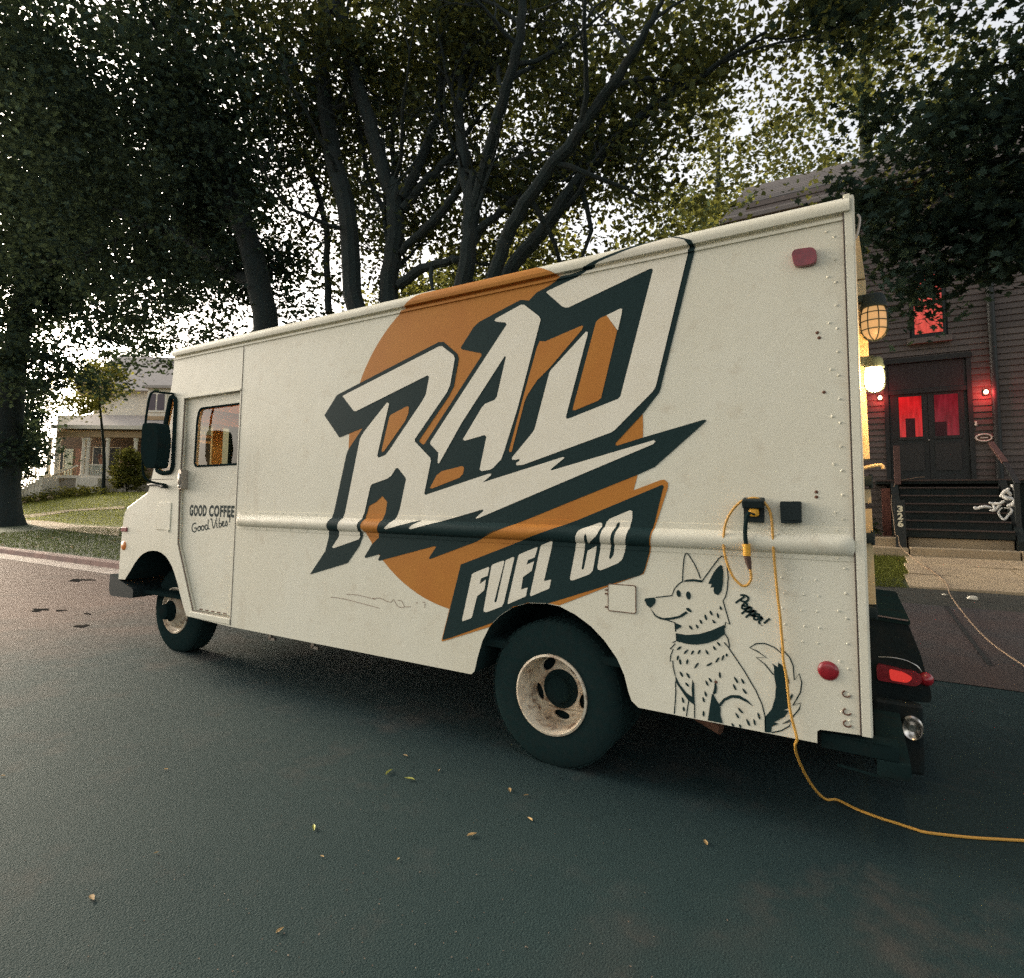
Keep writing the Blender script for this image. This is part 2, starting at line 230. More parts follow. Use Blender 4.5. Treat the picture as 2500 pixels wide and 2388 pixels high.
DOGFILL=[[(-0.951,0.978),(-0.943,0.986),(-0.897,0.995),(-0.891,0.983),(-0.894,0.965),(-0.919,0.939),(-0.938,0.951)],[(-0.754,1.086),(-0.735,1.097),(-0.699,1.103),(-0.656,1.1),(-0.663,1.089),(-0.699,1.091),(-0.735,1.087)],[(-0.569,1.18),(-0.562,1.178),(-0.557,1.147),(-0.56,1.089),(-0.568,1.054),(-0.584,1.034),(-0.6,1.04),(-0.605,1.055),(-0.602,1.071),(-0.619,1.068),(-0.612,1.085),(-0.629,1.086),(-0.618,1.111),(-0.601,1.144),(-0.581,1.171)],[(-0.794,0.879),(-0.761,0.869),(-0.764,0.861),(-0.788,0.845),(-0.792,0.838)],[(-0.788,0.828),(-0.738,0.826),(-0.679,0.837),(-0.622,0.86),(-0.557,0.896),(-0.554,0.853),(-0.589,0.823),(-0.634,0.8),(-0.686,0.785),(-0.738,0.782),(-0.786,0.789)],[(-0.796,0.623),(-0.773,0.58),(-0.741,0.545),(-0.713,0.531),(-0.716,0.569),(-0.711,0.615),(-0.703,0.595),(-0.701,0.492),(-0.736,0.514),(-0.764,0.55),(-0.793,0.589)],[(-0.641,0.433),(-0.62,0.561),(-0.611,0.559),(-0.599,0.536),(-0.587,0.521),(-0.58,0.503),(-0.581,0.47),(-0.571,0.433)],[(-0.604,0.638),(-0.595,0.596),(-0.598,0.57),(-0.612,0.558),(-0.615,0.567),(-0.608,0.594)],[(-0.587,0.521),(-0.565,0.55),(-0.532,0.572),(-0.495,0.577),(-0.458,0.561),(-0.434,0.536),(-0.458,0.549),(-0.495,0.562),(-0.527,0.56),(-0.56,0.539),(-0.58,0.509)],[(-0.342,0.695),(-0.341,0.729),(-0.35,0.746),(-0.325,0.732),(-0.323,0.755),(-0.306,0.742),(-0.294,0.705),(-0.289,0.642),(-0.28,0.57),(-0.284,0.558),(-0.306,0.545),(-0.284,0.547),(-0.3,0.518),(-0.346,0.483),(-0.326,0.481),(-0.356,0.462),(-0.36,0.435),(-0.384,0.431),(-0.384,0.499),(-0.355,0.54),(-0.34,0.591),(-0.335,0.645)],[(-0.922,0.941),(-0.891,0.905),(-0.857,0.895),(-0.815,0.902),(-0.772,0.916),(-0.739,0.942),(-0.729,0.933),(-0.76,0.91),(-0.797,0.896),(-0.839,0.885),(-0.87,0.888),(-0.898,0.901)],[(-0.737,0.959),(-0.723,0.959),(-0.71,0.945),(-0.715,0.938),(-0.729,0.943),(-0.738,0.951)],[(-0.576,0.985),(-0.578,0.978),(-0.577,0.97),(-0.573,0.965),(-0.569,0.964),(-0.566,0.968),(-0.567,0.975),(-0.571,0.981)],[(-0.624,0.958),(-0.625,0.949),(-0.621,0.94),(-0.616,0.934),(-0.611,0.934),(-0.61,0.939),(-0.612,0.946),(-0.617,0.954)],[(-0.589,0.951),(-0.592,0.943),(-0.59,0.933),(-0.587,0.926),(-0.583,0.924),(-0.58,0.929),(-0.58,0.937),(-0.584,0.946)],[(-0.648,0.937),(-0.65,0.928),(-0.648,0.918),(-0.644,0.91),(-0.639,0.908),(-0.637,0.913),(-0.638,0.922),(-0.642,0.932)],[(-0.673,0.909),(-0.674,0.902),(-0.67,0.893),(-0.666,0.888),(-0.661,0.888),(-0.659,0.892),(-0.661,0.899),(-0.666,0.906)],[(-0.613,0.914),(-0.612,0.907),(-0.608,0.9),(-0.603,0.897),(-0.598,0.898),(-0.597,0.902),(-0.6,0.908),(-0.606,0.913)],[(-0.724,0.875),(-0.724,0.867),(-0.72,0.859),(-0.714,0.855),(-0.709,0.855),(-0.708,0.86),(-0.711,0.866),(-0.717,0.873)],[(-0.692,0.883),(-0.692,0.876),(-0.689,0.868),(-0.684,0.864),(-0.68,0.863),(-0.678,0.868),(-0.68,0.874),(-0.685,0.881)],[(-0.786,0.745),(-0.777,0.748),(-0.768,0.755),(-0.763,0.762),(-0.763,0.767),(-0.768,0.767),(-0.775,0.762),(-0.783,0.754)],[(-0.753,0.73),(-0.744,0.734),(-0.736,0.743),(-0.73,0.751),(-0.73,0.756),(-0.735,0.755),(-0.743,0.749),(-0.75,0.739)],[(-0.716,0.732),(-0.709,0.736),(-0.704,0.744),(-0.702,0.751),(-0.703,0.755),(-0.708,0.754),(-0.713,0.748),(-0.716,0.74)],[(-0.684,0.739),(-0.677,0.743),(-0.672,0.751),(-0.669,0.759),(-0.671,0.763),(-0.676,0.762),(-0.681,0.755),(-0.684,0.746)],[(-0.647,0.768),(-0.647,0.76),(-0.644,0.751),(-0.639,0.745),(-0.634,0.744),(-0.632,0.749),(-0.635,0.757),(-0.64,0.764)],[(-0.61,0.79),(-0.611,0.782),(-0.608,0.775),(-0.603,0.77),(-0.599,0.77),(-0.597,0.775),(-0.599,0.781),(-0.604,0.787)],[(-0.592,0.812),(-0.592,0.805),(-0.587,0.797),(-0.582,0.793),(-0.578,0.793),(-0.576,0.798),(-0.579,0.804),(-0.585,0.81)],[(-0.786,0.694),(-0.78,0.7),(-0.776,0.709),(-0.775,0.716),(-0.777,0.72),(-0.782,0.718),(-0.786,0.711),(-0.788,0.701)],[(-0.772,0.705),(-0.775,0.697),(-0.775,0.687),(-0.772,0.679),(-0.768,0.677),(-0.764,0.682),(-0.764,0.69),(-0.767,0.7)],[(-0.738,0.681),(-0.732,0.688),(-0.729,0.698),(-0.73,0.706),(-0.733,0.709),(-0.737,0.706),(-0.74,0.698),(-0.741,0.688)],[(-0.702,0.667),(-0.693,0.674),(-0.685,0.685),(-0.68,0.695),(-0.68,0.701),(-0.686,0.698),(-0.693,0.69),(-0.7,0.677)],[(-0.645,0.688),(-0.635,0.69),(-0.625,0.697),(-0.617,0.704),(-0.615,0.71),(-0.62,0.71),(-0.629,0.705),(-0.639,0.697)],[(-0.602,0.71),(-0.594,0.715),(-0.586,0.726),(-0.582,0.735),(-0.582,0.74),(-0.587,0.738),(-0.594,0.73),(-0.6,0.719)],[(-0.572,0.723),(-0.566,0.73),(-0.561,0.74),(-0.559,0.749),(-0.561,0.754),(-0.566,0.751),(-0.57,0.742),(-0.573,0.731)],[(-0.55,0.763),(-0.553,0.758),(-0.553,0.752),(-0.551,0.748),(-0.547,0.747),(-0.544,0.75),(-0.543,0.755),(-0.545,0.76)],[(-0.773,0.645),(-0.773,0.636),(-0.768,0.626),(-0.763,0.62),(-0.757,0.619),(-0.756,0.625),(-0.759,0.633),(-0.766,0.641)],[(-0.741,0.644),(-0.74,0.634),(-0.735,0.624),(-0.729,0.618),(-0.724,0.617),(-0.723,0.622),(-0.726,0.631),(-0.733,0.64)],[(-0.746,0.595),(-0.745,0.587),(-0.74,0.58),(-0.734,0.577),(-0.729,0.577),(-0.728,0.582),(-0.732,0.588),(-0.739,0.594)],[(-0.649,0.621),(-0.649,0.613),(-0.646,0.603),(-0.641,0.597),(-0.637,0.596),(-0.635,0.601),(-0.637,0.609),(-0.642,0.617)],[(-0.634,0.636),(-0.634,0.628),(-0.629,0.621),(-0.624,0.616),(-0.619,0.616),(-0.618,0.621),(-0.621,0.628),(-0.627,0.634)],[(-0.583,0.673),(-0.586,0.664),(-0.586,0.652),(-0.583,0.644),(-0.579,0.641),(-0.576,0.646),(-0.576,0.655),(-0.578,0.666)],[(-0.763,0.522),(-0.765,0.513),(-0.763,0.502),(-0.76,0.495),(-0.755,0.493),(-0.752,0.498),(-0.753,0.507),(-0.757,0.516)],[(-0.757,0.478),(-0.76,0.471),(-0.76,0.462),(-0.757,0.455),(-0.753,0.454),(-0.75,0.458),(-0.749,0.465),(-0.752,0.474)],[(-0.653,0.57),(-0.655,0.562),(-0.653,0.552),(-0.65,0.545),(-0.645,0.543),(-0.643,0.548),(-0.643,0.556),(-0.647,0.565)],[(-0.663,0.541),(-0.665,0.533),(-0.664,0.523),(-0.66,0.517),(-0.656,0.515),(-0.653,0.52),(-0.654,0.528),(-0.657,0.536)],[(-0.66,0.477),(-0.664,0.468),(-0.665,0.457),(-0.663,0.449),(-0.66,0.446),(-0.656,0.45),(-0.655,0.459),(-0.656,0.47)],[(-0.517,0.66),(-0.516,0.65),(-0.51,0.639),(-0.504,0.632),(-0.499,0.631),(-0.498,0.637),(-0.502,0.646),(-0.509,0.655)],[(-0.485,0.657),(-0.485,0.648),(-0.481,0.639),(-0.476,0.633),(-0.472,0.632),(-0.47,0.638),(-0.473,0.645),(-0.478,0.653)],[(-0.522,0.626),(-0.522,0.617),(-0.519,0.606),(-0.514,0.599),(-0.509,0.598),(-0.507,0.603),(-0.51,0.612),(-0.515,0.621)],[(-0.481,0.612),(-0.479,0.603),(-0.473,0.594),(-0.467,0.589),(-0.462,0.589),(-0.461,0.594),(-0.466,0.602),(-0.473,0.609)],[(-0.503,0.52),(-0.5,0.511),(-0.493,0.502),(-0.485,0.497),(-0.48,0.497),(-0.48,0.503),(-0.486,0.51),(-0.495,0.518)],[(-0.514,0.495),(-0.513,0.486),(-0.508,0.476),(-0.503,0.471),(-0.498,0.47),(-0.497,0.475),(-0.5,0.483),(-0.507,0.491)],[(-0.466,0.476),(-0.465,0.466),(-0.461,0.454),(-0.456,0.447),(-0.451,0.445),(-0.449,0.451),(-0.452,0.46),(-0.458,0.471)],[(-0.434,0.482),(-0.435,0.473),(-0.434,0.462),(-0.43,0.454),(-0.426,0.452),(-0.424,0.457),(-0.425,0.466),(-0.428,0.476)],[(-0.416,0.515),(-0.417,0.505),(-0.414,0.493),(-0.41,0.485),(-0.406,0.483),(-0.404,0.488),(-0.405,0.498),(-0.409,0.508)],[(-0.532,0.443),(-0.532,0.437),(-0.53,0.431),(-0.526,0.428),(-0.522,0.429),(-0.52,0.433),(-0.522,0.438),(-0.526,0.442)],[(-0.497,0.445),(-0.499,0.439),(-0.497,0.433),(-0.494,0.429),(-0.49,0.429),(-0.488,0.433),(-0.488,0.438),(-0.492,0.443)],[(-0.279,0.592),(-0.272,0.599),(-0.267,0.61),(-0.265,0.619),(-0.267,0.624),(-0.271,0.621),(-0.276,0.612),(-0.279,0.601)],[(-0.288,0.695),(-0.29,0.686),(-0.288,0.675),(-0.285,0.668),(-0.281,0.665),(-0.279,0.67),(-0.279,0.679),(-0.283,0.689)],[(-0.763,1.026),(-0.763,1.019),(-0.765,1.013),(-0.768,1.009),(-0.772,1.008),(-0.776,1.009),(-0.78,1.012),(-0.783,1.018),(-0.785,1.024),(-0.785,1.031),(-0.783,1.037),(-0.78,1.041),(-0.776,1.043),(-0.772,1.042),(-0.768,1.038),(-0.765,1.033)],[(-0.714,1.021),(-0.714,1.014),(-0.716,1.007),(-0.719,1.002),(-0.723,1.0),(-0.728,1.001),(-0.732,1.005),(-0.736,1.012),(-0.737,1.019),(-0.737,1.027),(-0.735,1.033),(-0.732,1.038),(-0.728,1.04),(-0.723,1.039),(-0.719,1.035),(-0.715,1.029)]]
DOGLINE=[[(-0.754,1.088),(-0.751,1.145),(-0.745,1.202),(-0.739,1.223),(-0.73,1.229),(-0.718,1.216),(-0.692,1.173),(-0.675,1.136),(-0.666,1.107)],[(-0.662,1.09),(-0.618,1.154),(-0.577,1.212),(-0.563,1.223),(-0.552,1.219),(-0.54,1.188),(-0.535,1.125),(-0.541,1.062),(-0.549,1.03),(-0.561,1.009),(-0.531,0.901),(-0.551,0.91),(-0.555,0.881)],[(-0.891,0.995),(-0.807,1.012),(-0.795,1.046),(-0.774,1.072),(-0.753,1.087)],[(-0.833,0.887),(-0.794,0.879),(-0.791,0.835)],[(-0.788,0.828),(-0.786,0.792),(-0.806,0.779),(-0.793,0.776),(-0.82,0.745),(-0.804,0.747),(-0.816,0.717),(-0.82,0.684),(-0.806,0.69),(-0.805,0.66),(-0.795,0.62)],[(-0.794,0.591),(-0.793,0.539),(-0.796,0.498),(-0.802,0.433)],[(-0.73,0.51),(-0.736,0.474),(-0.742,0.433)],[(-0.702,0.497),(-0.703,0.432)],[(-0.555,0.853),(-0.542,0.835),(-0.535,0.802),(-0.537,0.787),(-0.513,0.754),(-0.471,0.694),(-0.42,0.609),(-0.396,0.554),(-0.384,0.502),(-0.384,0.432)],[(-0.56,0.813),(-0.537,0.79)],[(-0.311,0.821),(-0.309,0.797),(-0.339,0.82),(-0.379,0.832),(-0.416,0.826),(-0.445,0.804),(-0.414,0.793),(-0.371,0.767),(-0.417,0.763),(-0.381,0.738),(-0.344,0.695)],[(-0.299,0.809),(-0.275,0.783),(-0.261,0.748),(-0.258,0.685),(-0.237,0.717),(-0.228,0.679),(-0.234,0.636),(-0.267,0.572),(-0.233,0.59),(-0.241,0.561),(-0.271,0.519)],[(-0.279,0.507),(-0.311,0.484),(-0.272,0.503),(-0.284,0.478),(-0.317,0.452),(-0.357,0.435)],[(-0.288,0.698),(-0.282,0.665)]]
PEPPER=[[(-0.504,1.005),(-0.462,1.039)],[(-0.482,1.043),(-0.462,1.045),(-0.447,1.036),(-0.449,1.022),(-0.462,1.014),(-0.475,1.017),(-0.48,1.022)],[(-0.474,0.996),(-0.459,0.994),(-0.452,1.0),(-0.454,1.007),(-0.465,1.005),(-0.474,0.994),(-0.475,0.984),(-0.468,0.98),(-0.457,0.983)],[(-0.458,0.982),(-0.44,0.994),(-0.478,0.956)],[(-0.448,0.987),(-0.435,0.991),(-0.435,0.982),(-0.446,0.971),(-0.456,0.969),(-0.457,0.976)],[(-0.452,0.968),(-0.44,0.968)],[(-0.441,0.967),(-0.422,0.979),(-0.46,0.941)],[(-0.43,0.972),(-0.417,0.976),(-0.417,0.968),(-0.428,0.957),(-0.438,0.954),(-0.44,0.961)],[(-0.434,0.953),(-0.423,0.953)],[(-0.422,0.952),(-0.407,0.951),(-0.4,0.956),(-0.402,0.963),(-0.413,0.961),(-0.422,0.95),(-0.423,0.94),(-0.416,0.936),(-0.406,0.939)],[(-0.407,0.939),(-0.39,0.953),(-0.392,0.946),(-0.386,0.945),(-0.399,0.932),(-0.401,0.922),(-0.394,0.922)],[(-0.354,0.948),(-0.38,0.923)],[(-0.39,0.914),(-0.39,0.911)]]
VIBES=[[(-5.05,1.248),(-5.07,1.257),(-5.099,1.246),(-5.114,1.22),(-5.108,1.193),(-5.08,1.179),(-5.052,1.188),(-5.046,1.215),(-5.077,1.211)],[(-5.011,1.23),(-5.026,1.216),(-5.02,1.196),(-5.002,1.191),(-4.985,1.203),(-4.989,1.223),(-5.011,1.23),(-4.977,1.227)],[(-4.957,1.237),(-4.972,1.224),(-4.966,1.203),(-4.948,1.198),(-4.932,1.21),(-4.935,1.231),(-4.957,1.237),(-4.927,1.234)],[(-4.886,1.243),(-4.91,1.244),(-4.916,1.224),(-4.902,1.206),(-4.884,1.21),(-4.874,1.234),(-4.873,1.294)],[(-4.873,1.238),(-4.865,1.216),(-4.847,1.215)],[(-4.841,1.295),(-4.823,1.297),(-4.789,1.221),(-4.753,1.314)],[(-4.75,1.27),(-4.743,1.233),(-4.726,1.232)],[(-4.747,1.285),(-4.744,1.289)],[(-4.712,1.312),(-4.71,1.238),(-4.69,1.235),(-4.677,1.25),(-4.687,1.267),(-4.705,1.263)],[(-4.664,1.256),(-4.646,1.271),(-4.652,1.282),(-4.667,1.274),(-4.664,1.248),(-4.643,1.242),(-4.626,1.254)],[(-4.621,1.251),(-4.612,1.289),(-4.595,1.262),(-4.604,1.247),(-4.62,1.248)],[(-4.563,1.351),(-4.564,1.277)],[(-4.566,1.256),(-4.564,1.259)]]
SCUFF=[[(-3.269,0.776),(-3.156,0.778),(-2.956,0.762),(-2.796,0.747)],[(-3.111,0.811),(-3.009,0.816),(-2.921,0.81),(-2.834,0.801)],[(-2.859,0.807),(-2.786,0.814),(-2.738,0.801),(-2.691,0.797),(-2.668,0.816),(-2.632,0.777),(-2.575,0.774),(-2.599,0.814),(-2.634,0.815)],[(-2.476,0.811),(-2.459,0.818)],[(-2.421,0.823),(-2.4,0.821),(-2.404,0.787)],[(-2.575,0.778),(-2.519,0.784)]]
CORD_UP=[[-0.431,-0.03,1.172],[-0.428,-0.03,1.145],[-0.43,-0.03,1.122],[-0.445,-0.03,1.098],[-0.466,-0.03,1.092],[-0.488,-0.03,1.108],[-0.51,-0.03,1.134],[-0.531,-0.03,1.184],[-0.544,-0.03,1.234],[-0.549,-0.03,1.285],[-0.546,-0.03,1.342],[-0.534,-0.03,1.394],[-0.506,-0.03,1.447],[-0.468,-0.03,1.487],[-0.433,-0.03,1.502],[-0.398,-0.03,1.505],[-0.368,-0.03,1.49],[-0.346,-0.03,1.458],[-0.336,-0.03,1.422],[-0.332,-0.03,1.377],[-0.33,-0.03,1.314],[-0.328,-0.03,1.246],[-0.324,-0.03,1.179],[-0.32,-0.03,1.112],[-0.315,-0.03,1.046],[-0.309,-0.03,0.981],[-0.305,-0.03,0.915],[-0.3,-0.03,0.828],[-0.299,-0.03,0.776],[-0.288,-0.03,0.703],[-0.282,-0.03,0.625],[-0.276,-0.03,0.558],[-0.264,-0.03,0.498],[-0.251,-0.03,0.439]]
PIGTAIL=[[-0.401,-0.05,1.43],[-0.427,-0.05,1.434],[-0.439,-0.05,1.411],[-0.445,-0.05,1.374],[-0.447,-0.05,1.333],[-0.444,-0.05,1.289]]
CONN=[[-0.443,-0.045,1.29],[-0.442,-0.045,1.235],[-0.436,-0.045,1.205],[-0.43,-0.045,1.173]]
CORD_GROUND=[[-0.119,0.462,0.008],[-0.032,0.409,0.008],[0.056,0.379,0.008],[0.13,0.365,0.008],[0.19,0.351,0.008],[0.241,0.349,0.008],[0.393,0.402,0.008],[0.504,0.454,0.008],[0.599,0.501,0.008]]
STEM3=[[-10.61,4.6,5.11,0.252],[-10.76,4.54,5.83,0.245],[-10.92,4.47,6.56,0.238],[-11.36,4.41,7.56,0.224],[-12.03,4.35,8.75,0.203],[-12.77,4.29,10.23,0.191],[-13.69,4.22,12.08,0.169],[-14.32,4.16,14.14,0.154]]
STEM3b=[[-10.92,4.6,6.06,0.15],[-12.11,4.66,6.69,0.14],[-13.77,4.72,7.67,0.131],[-15.25,4.78,8.47,0.117],[-16.88,4.84,9.12,0.102]]
STEM2=[[-30.67,7.0,0.13,0.533],[-31.07,7.03,2.05,0.524],[-31.36,7.07,4.36,0.514],[-31.37,7.1,7.07,0.447],[-31.19,7.13,9.24,0.395],[-31.05,7.17,10.7,0.36],[-30.2,7.2,13.12,0.304],[-28.53,7.23,15.61,0.244],[-27.88,7.27,18.15,0.191]]
STEM2b=[[-30.71,7.0,8.77,0.265],[-30.73,7.2,10.29,0.233],[-29.89,7.4,11.66,0.196],[-28.59,7.6,12.36,0.157],[-25.95,7.8,13.04,0.133]]
STEMS={'A':[[-7.76,4.4,5.03,0.162],[-7.97,4.43,6.05,0.162],[-8.17,4.46,7.08,0.161],[-8.64,4.49,8.3,0.155],[-8.98,4.51,9.79,0.139],[-9.1,4.54,10.93,0.125],[-9.14,4.57,12.09,0.102]],'A2':[[-9.26,5.1,5.37,0.069],[-9.63,5.3,6.75,0.064],[-9.98,5.5,7.72,0.061],[-10.54,5.7,8.71,0.059],[-11.22,5.9,9.69,0.053],[-12.13,6.1,10.97,0.045]],'B':[[-7.23,4.7,5.18,0.162],[-7.16,4.7,5.98,0.152],[-7.11,4.7,6.65,0.152],[-7.13,4.7,7.06,0.153]],'B1':[[-7.18,4.7,7.0,0.109],[-7.42,4.61,7.71,0.122],[-7.7,4.53,8.65,0.123],[-7.92,4.44,9.35,0.113],[-8.19,4.36,10.19,0.107],[-8.35,4.27,11.01,0.088],[-8.4,4.19,11.58,0.077]],'B2':[[-6.98,4.7,7.03,0.108],[-6.71,4.8,7.6,0.083],[-6.51,4.9,8.2,0.076],[-6.4,5.0,8.71,0.069],[-6.46,5.1,9.5,0.063],[-6.55,5.2,10.4,0.057],[-6.59,5.3,11.47,0.05]],'B3':[[-7.16,4.7,7.11,0.062],[-7.43,4.95,7.78,0.057],[-7.75,5.2,8.74,0.051],[-7.95,5.45,9.55,0.041]],'B4':[[-6.93,4.7,6.82,0.079],[-6.62,4.86,7.26,0.068],[-6.21,5.02,7.71,0.061],[-6.05,5.18,8.09,0.051],[-5.84,5.34,8.49,0.04]],'B5':[[-7.36,4.7,6.78,0.048],[-7.83,4.9,7.39,0.046],[-8.33,5.1,8.2,0.044],[-8.73,5.3,9.12,0.042],[-9.06,5.5,9.98,0.034]],'C':[[-5.55,4.7,5.12,0.139],[-5.44,4.7,5.78,0.132],[-5.42,4.7,6.46,0.13]],'C1':[[-5.44,4.7,6.43,0.1],[-5.62,4.77,7.08,0.095],[-5.73,4.84,7.65,0.09],[-5.86,4.91,8.32,0.077],[-5.9,4.99,8.94,0.064],[-5.88,5.06,9.74,0.054],[-6.04,5.13,10.6,0.044]],'C4':[[-5.39,4.7,6.35,0.1],[-5.13,4.59,6.84,0.094],[-4.91,4.47,7.21,0.086],[-4.65,4.36,7.69,0.078],[-4.41,4.24,8.11,0.073],[-4.17,4.13,8.57,0.066],[-4.05,4.01,9.18,0.053]],'D':[[-4.81,4.5,5.08,0.103],[-4.57,4.44,5.58,0.102],[-4.29,4.39,5.93,0.1],[-3.89,4.33,6.29,0.088],[-3.41,4.28,6.65,0.086],[-3.08,4.22,6.92,0.075],[-2.82,4.17,7.14,0.068],[-2.4,4.11,7.51,0.053],[-2.12,4.06,7.85,0.039]],'E':[[-4.8,4.9,5.22,0.113],[-4.51,4.97,5.61,0.11],[-4.18,5.03,5.93,0.105],[-3.83,5.1,6.39,0.095],[-3.45,5.17,6.81,0.088],[-3.07,5.23,7.15,0.077],[-2.69,5.3,7.45,0.067],[-2.28,5.37,7.66,0.054],[-1.54,5.43,7.95,0.038]],'F':[[-7.0,4.7,6.0,0.061],[-6.66,4.73,6.22,0.071],[-6.29,4.77,6.43,0.077],[-5.97,4.8,6.73,0.069],[-5.77,4.83,7.01,0.058],[-5.7,4.87,7.33,0.048]],'G':[[-6.98,4.7,5.39,0.089],[-6.5,4.73,5.6,0.08],[-6.04,4.75,5.64,0.069],[-5.7,4.78,5.63,0.061]],'H':[[-5.35,4.7,6.0,0.066],[-5.03,4.87,6.27,0.059],[-4.78,5.03,6.55,0.056],[-4.43,5.2,6.78,0.05],[-3.92,5.37,7.02,0.049],[-3.43,5.53,7.27,0.045]]}
PATH_A=[(-35.34, 8.91), (-32.54, 9.01), (-27.54, 8.38), (-24.44, 8.48), (-20.5, 6.63), (-22.76, 6.69), (-26.9, 7.06), (-31.11, 7.94), (-34.04, 8.5)]
PATH_B=[(-37.45, 9.6), (-35.99, 9.12), (-35.34, 9.21), (-33.48, 10.59), (-29.64, 11.07), (-30.4, 11.42), (-34.61, 10.66), (-36.47, 9.92)]
POTS=[(-9.19, 0.46, 0.1, 0.1), (-9.08, 0.7, 0.09, 0.1), (-8.94, 0.59, 0.06, 0.05), (-8.57, 0.79, 0.1, 0.09), (-8.43, 0.68, 0.07, 0.03), (-8.42, 0.25, 0.1, 0.08), (-7.68, 0.31, 0.06, 0.09), (-6.76, -0.17, 0.05, 0.1), (-11.91, 2.04, 0.16, 0.21), (-9.71, 0.99, 0.04, 0.03)]
LOGO=(-2.045,1.884,1.0936)
LAMP_A=(.112,2.40)
LAMP_B=(.099,2.08)
LEAVES=[(-2.275, -0.3, 0.036, 0, 'brown stalk fragment nearest the truck, between the rear wheel and the mid road'), (-2.214, -0.502, 0.068, 1, 'thin curled yellow green leaf lying alone left of the forked one'), (-2.068, -0.504, 0.067, 1, 'small yellow green forked leaf on the road below the lettering'), (-1.998, -0.344, 0.028, 0, 'tiny pale leaf bit right of the forked green leaf'), (-3.258, -1.12, 0.027, 0, 'tiny pale leaf bit below the front wheel on the left'), (-1.56, -0.32, 0.045, 0, 'slim upright tan leaf below the rear wheel, left of a smaller one'), (-1.462, -0.323, 0.032, 0, 'small tan leaf below the rear wheel, right of the slim one'), (-2.127, -1.081, 0.057, 1, 'long curled green leaf in the middle of the road'), (-1.497, -0.75, 0.05, 0, 'broad tan leaf on the road below the rear wheel, largest of the tan ones'), (-1.34, -0.503, 0.038, 0, 'tan leaf on edge on the road right above the broad tan leaf'), (-2.533, -1.549, 0.021, 0, 'tiny reddish leaf bit alone on the left half of the road'), (-2.45, -1.818, 0.046, 0, 'ragged olive leaf near the lower left corner of the road'), (-1.73, -1.561, 0.034, 0, 'brown oval leaf near the bottom edge of the road'), (-1.933, -1.203, 0.021, 0, 'tiny bright speck of leaf below the long curled green leaf'), (-1.655, -1.052, 0.021, 0, 'small pale leaf scrap midway between the long green leaf and the broad tan leaf'), (-3.897, -1.613, 0.033, 0, 'pale leaf at the very left edge of the road'), (-0.601, -0.26, 0.045, 0, 'faint brown twig on the road below the drawing of the dog')]
CORD2=[(0.74, 11.15, 0.88), (0.78, 10.95, 0.66), (1.03, 9.12, 0.43), (1.05, 9.36, 0.44), (1.13, 7.82, 0.36), (1.07, 6.86, 0.31), (1.05, 5.75, 0.26), (1.05, 4.68, 0.22), (1.08, 3.98, 0.2), (1.16, 3.4, 0.18), (1.21, 3.32, 0.15)]
# ---------------------------------------------------------------- ground: road, kerb, terrain
def sstep(a, b, x):
    t = min(1, max(0, (x - a) / (b - a))); return t * t * (3 - 2 * t)
def lerp_tab(x, tab):
    if x <= tab[0][0]: return tab[0][1]
    for (a, u), (b, v) in zip(tab, tab[1:]):
        if x <= b: return u + (v - u) * (x - a) / (b - a)
    return tab[-1][1]
def terrain(x, y):
    z = lerp_tab(y, [(3.3, .115), (6.2, .215), (11, .47), (14, .55), (200, .6)])
    return z + sstep(-10, -20, x) * sstep(8.5, 14.5, y) * 1.25
road_m = mat('asphalt', (.022, .041, .042), .80, noise=[(.22, (.055, .046, .041), .56, .80), (1.1, (.016, .034, .036), .48, .7), (3.3, (.034, .048, .048), .56, .72), (120, (.085, .095, .092), .60, .80), (420, (.012, .028, .031), .58, .75)], bump=(120, .32), spec=.11)
# sandy red further along the street: dust, plus sky glow painted into the colour
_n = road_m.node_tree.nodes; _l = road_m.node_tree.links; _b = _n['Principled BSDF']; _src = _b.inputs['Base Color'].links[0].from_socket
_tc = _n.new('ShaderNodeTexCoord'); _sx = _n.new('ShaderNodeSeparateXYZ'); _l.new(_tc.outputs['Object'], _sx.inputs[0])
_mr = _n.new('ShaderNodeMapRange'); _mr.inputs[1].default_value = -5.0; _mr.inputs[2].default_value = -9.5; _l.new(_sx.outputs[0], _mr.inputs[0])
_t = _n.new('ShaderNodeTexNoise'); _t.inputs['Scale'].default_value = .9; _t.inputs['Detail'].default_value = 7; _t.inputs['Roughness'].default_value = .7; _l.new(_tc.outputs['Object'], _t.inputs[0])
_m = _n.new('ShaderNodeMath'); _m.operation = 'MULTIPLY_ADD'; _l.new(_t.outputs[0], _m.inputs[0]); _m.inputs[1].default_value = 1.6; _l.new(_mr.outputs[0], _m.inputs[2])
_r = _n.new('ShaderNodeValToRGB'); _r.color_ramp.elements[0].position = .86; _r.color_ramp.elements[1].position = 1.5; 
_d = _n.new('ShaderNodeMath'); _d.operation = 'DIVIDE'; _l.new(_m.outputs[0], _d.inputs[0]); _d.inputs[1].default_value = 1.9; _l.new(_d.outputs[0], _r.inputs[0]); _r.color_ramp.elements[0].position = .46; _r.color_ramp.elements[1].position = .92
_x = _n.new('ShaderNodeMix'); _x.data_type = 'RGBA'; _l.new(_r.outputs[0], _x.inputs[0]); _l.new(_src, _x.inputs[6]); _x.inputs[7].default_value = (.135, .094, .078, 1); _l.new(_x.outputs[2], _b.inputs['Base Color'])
gutter_m = mat('gutter_concrete', (.34, .28, .24), .8, noise=[(1.5, (.2, .15, .13), .45, .7), (30, (.4, .34, .3), .5, .8)], bump=(60, .3))
kerb_m = mat('kerb_concrete', (.25, .15, .125), .85, noise=[(2, (.13, .085, .075), .4, .7), (40, (.3, .2, .17), .5, .8)], bump=(50, .3))
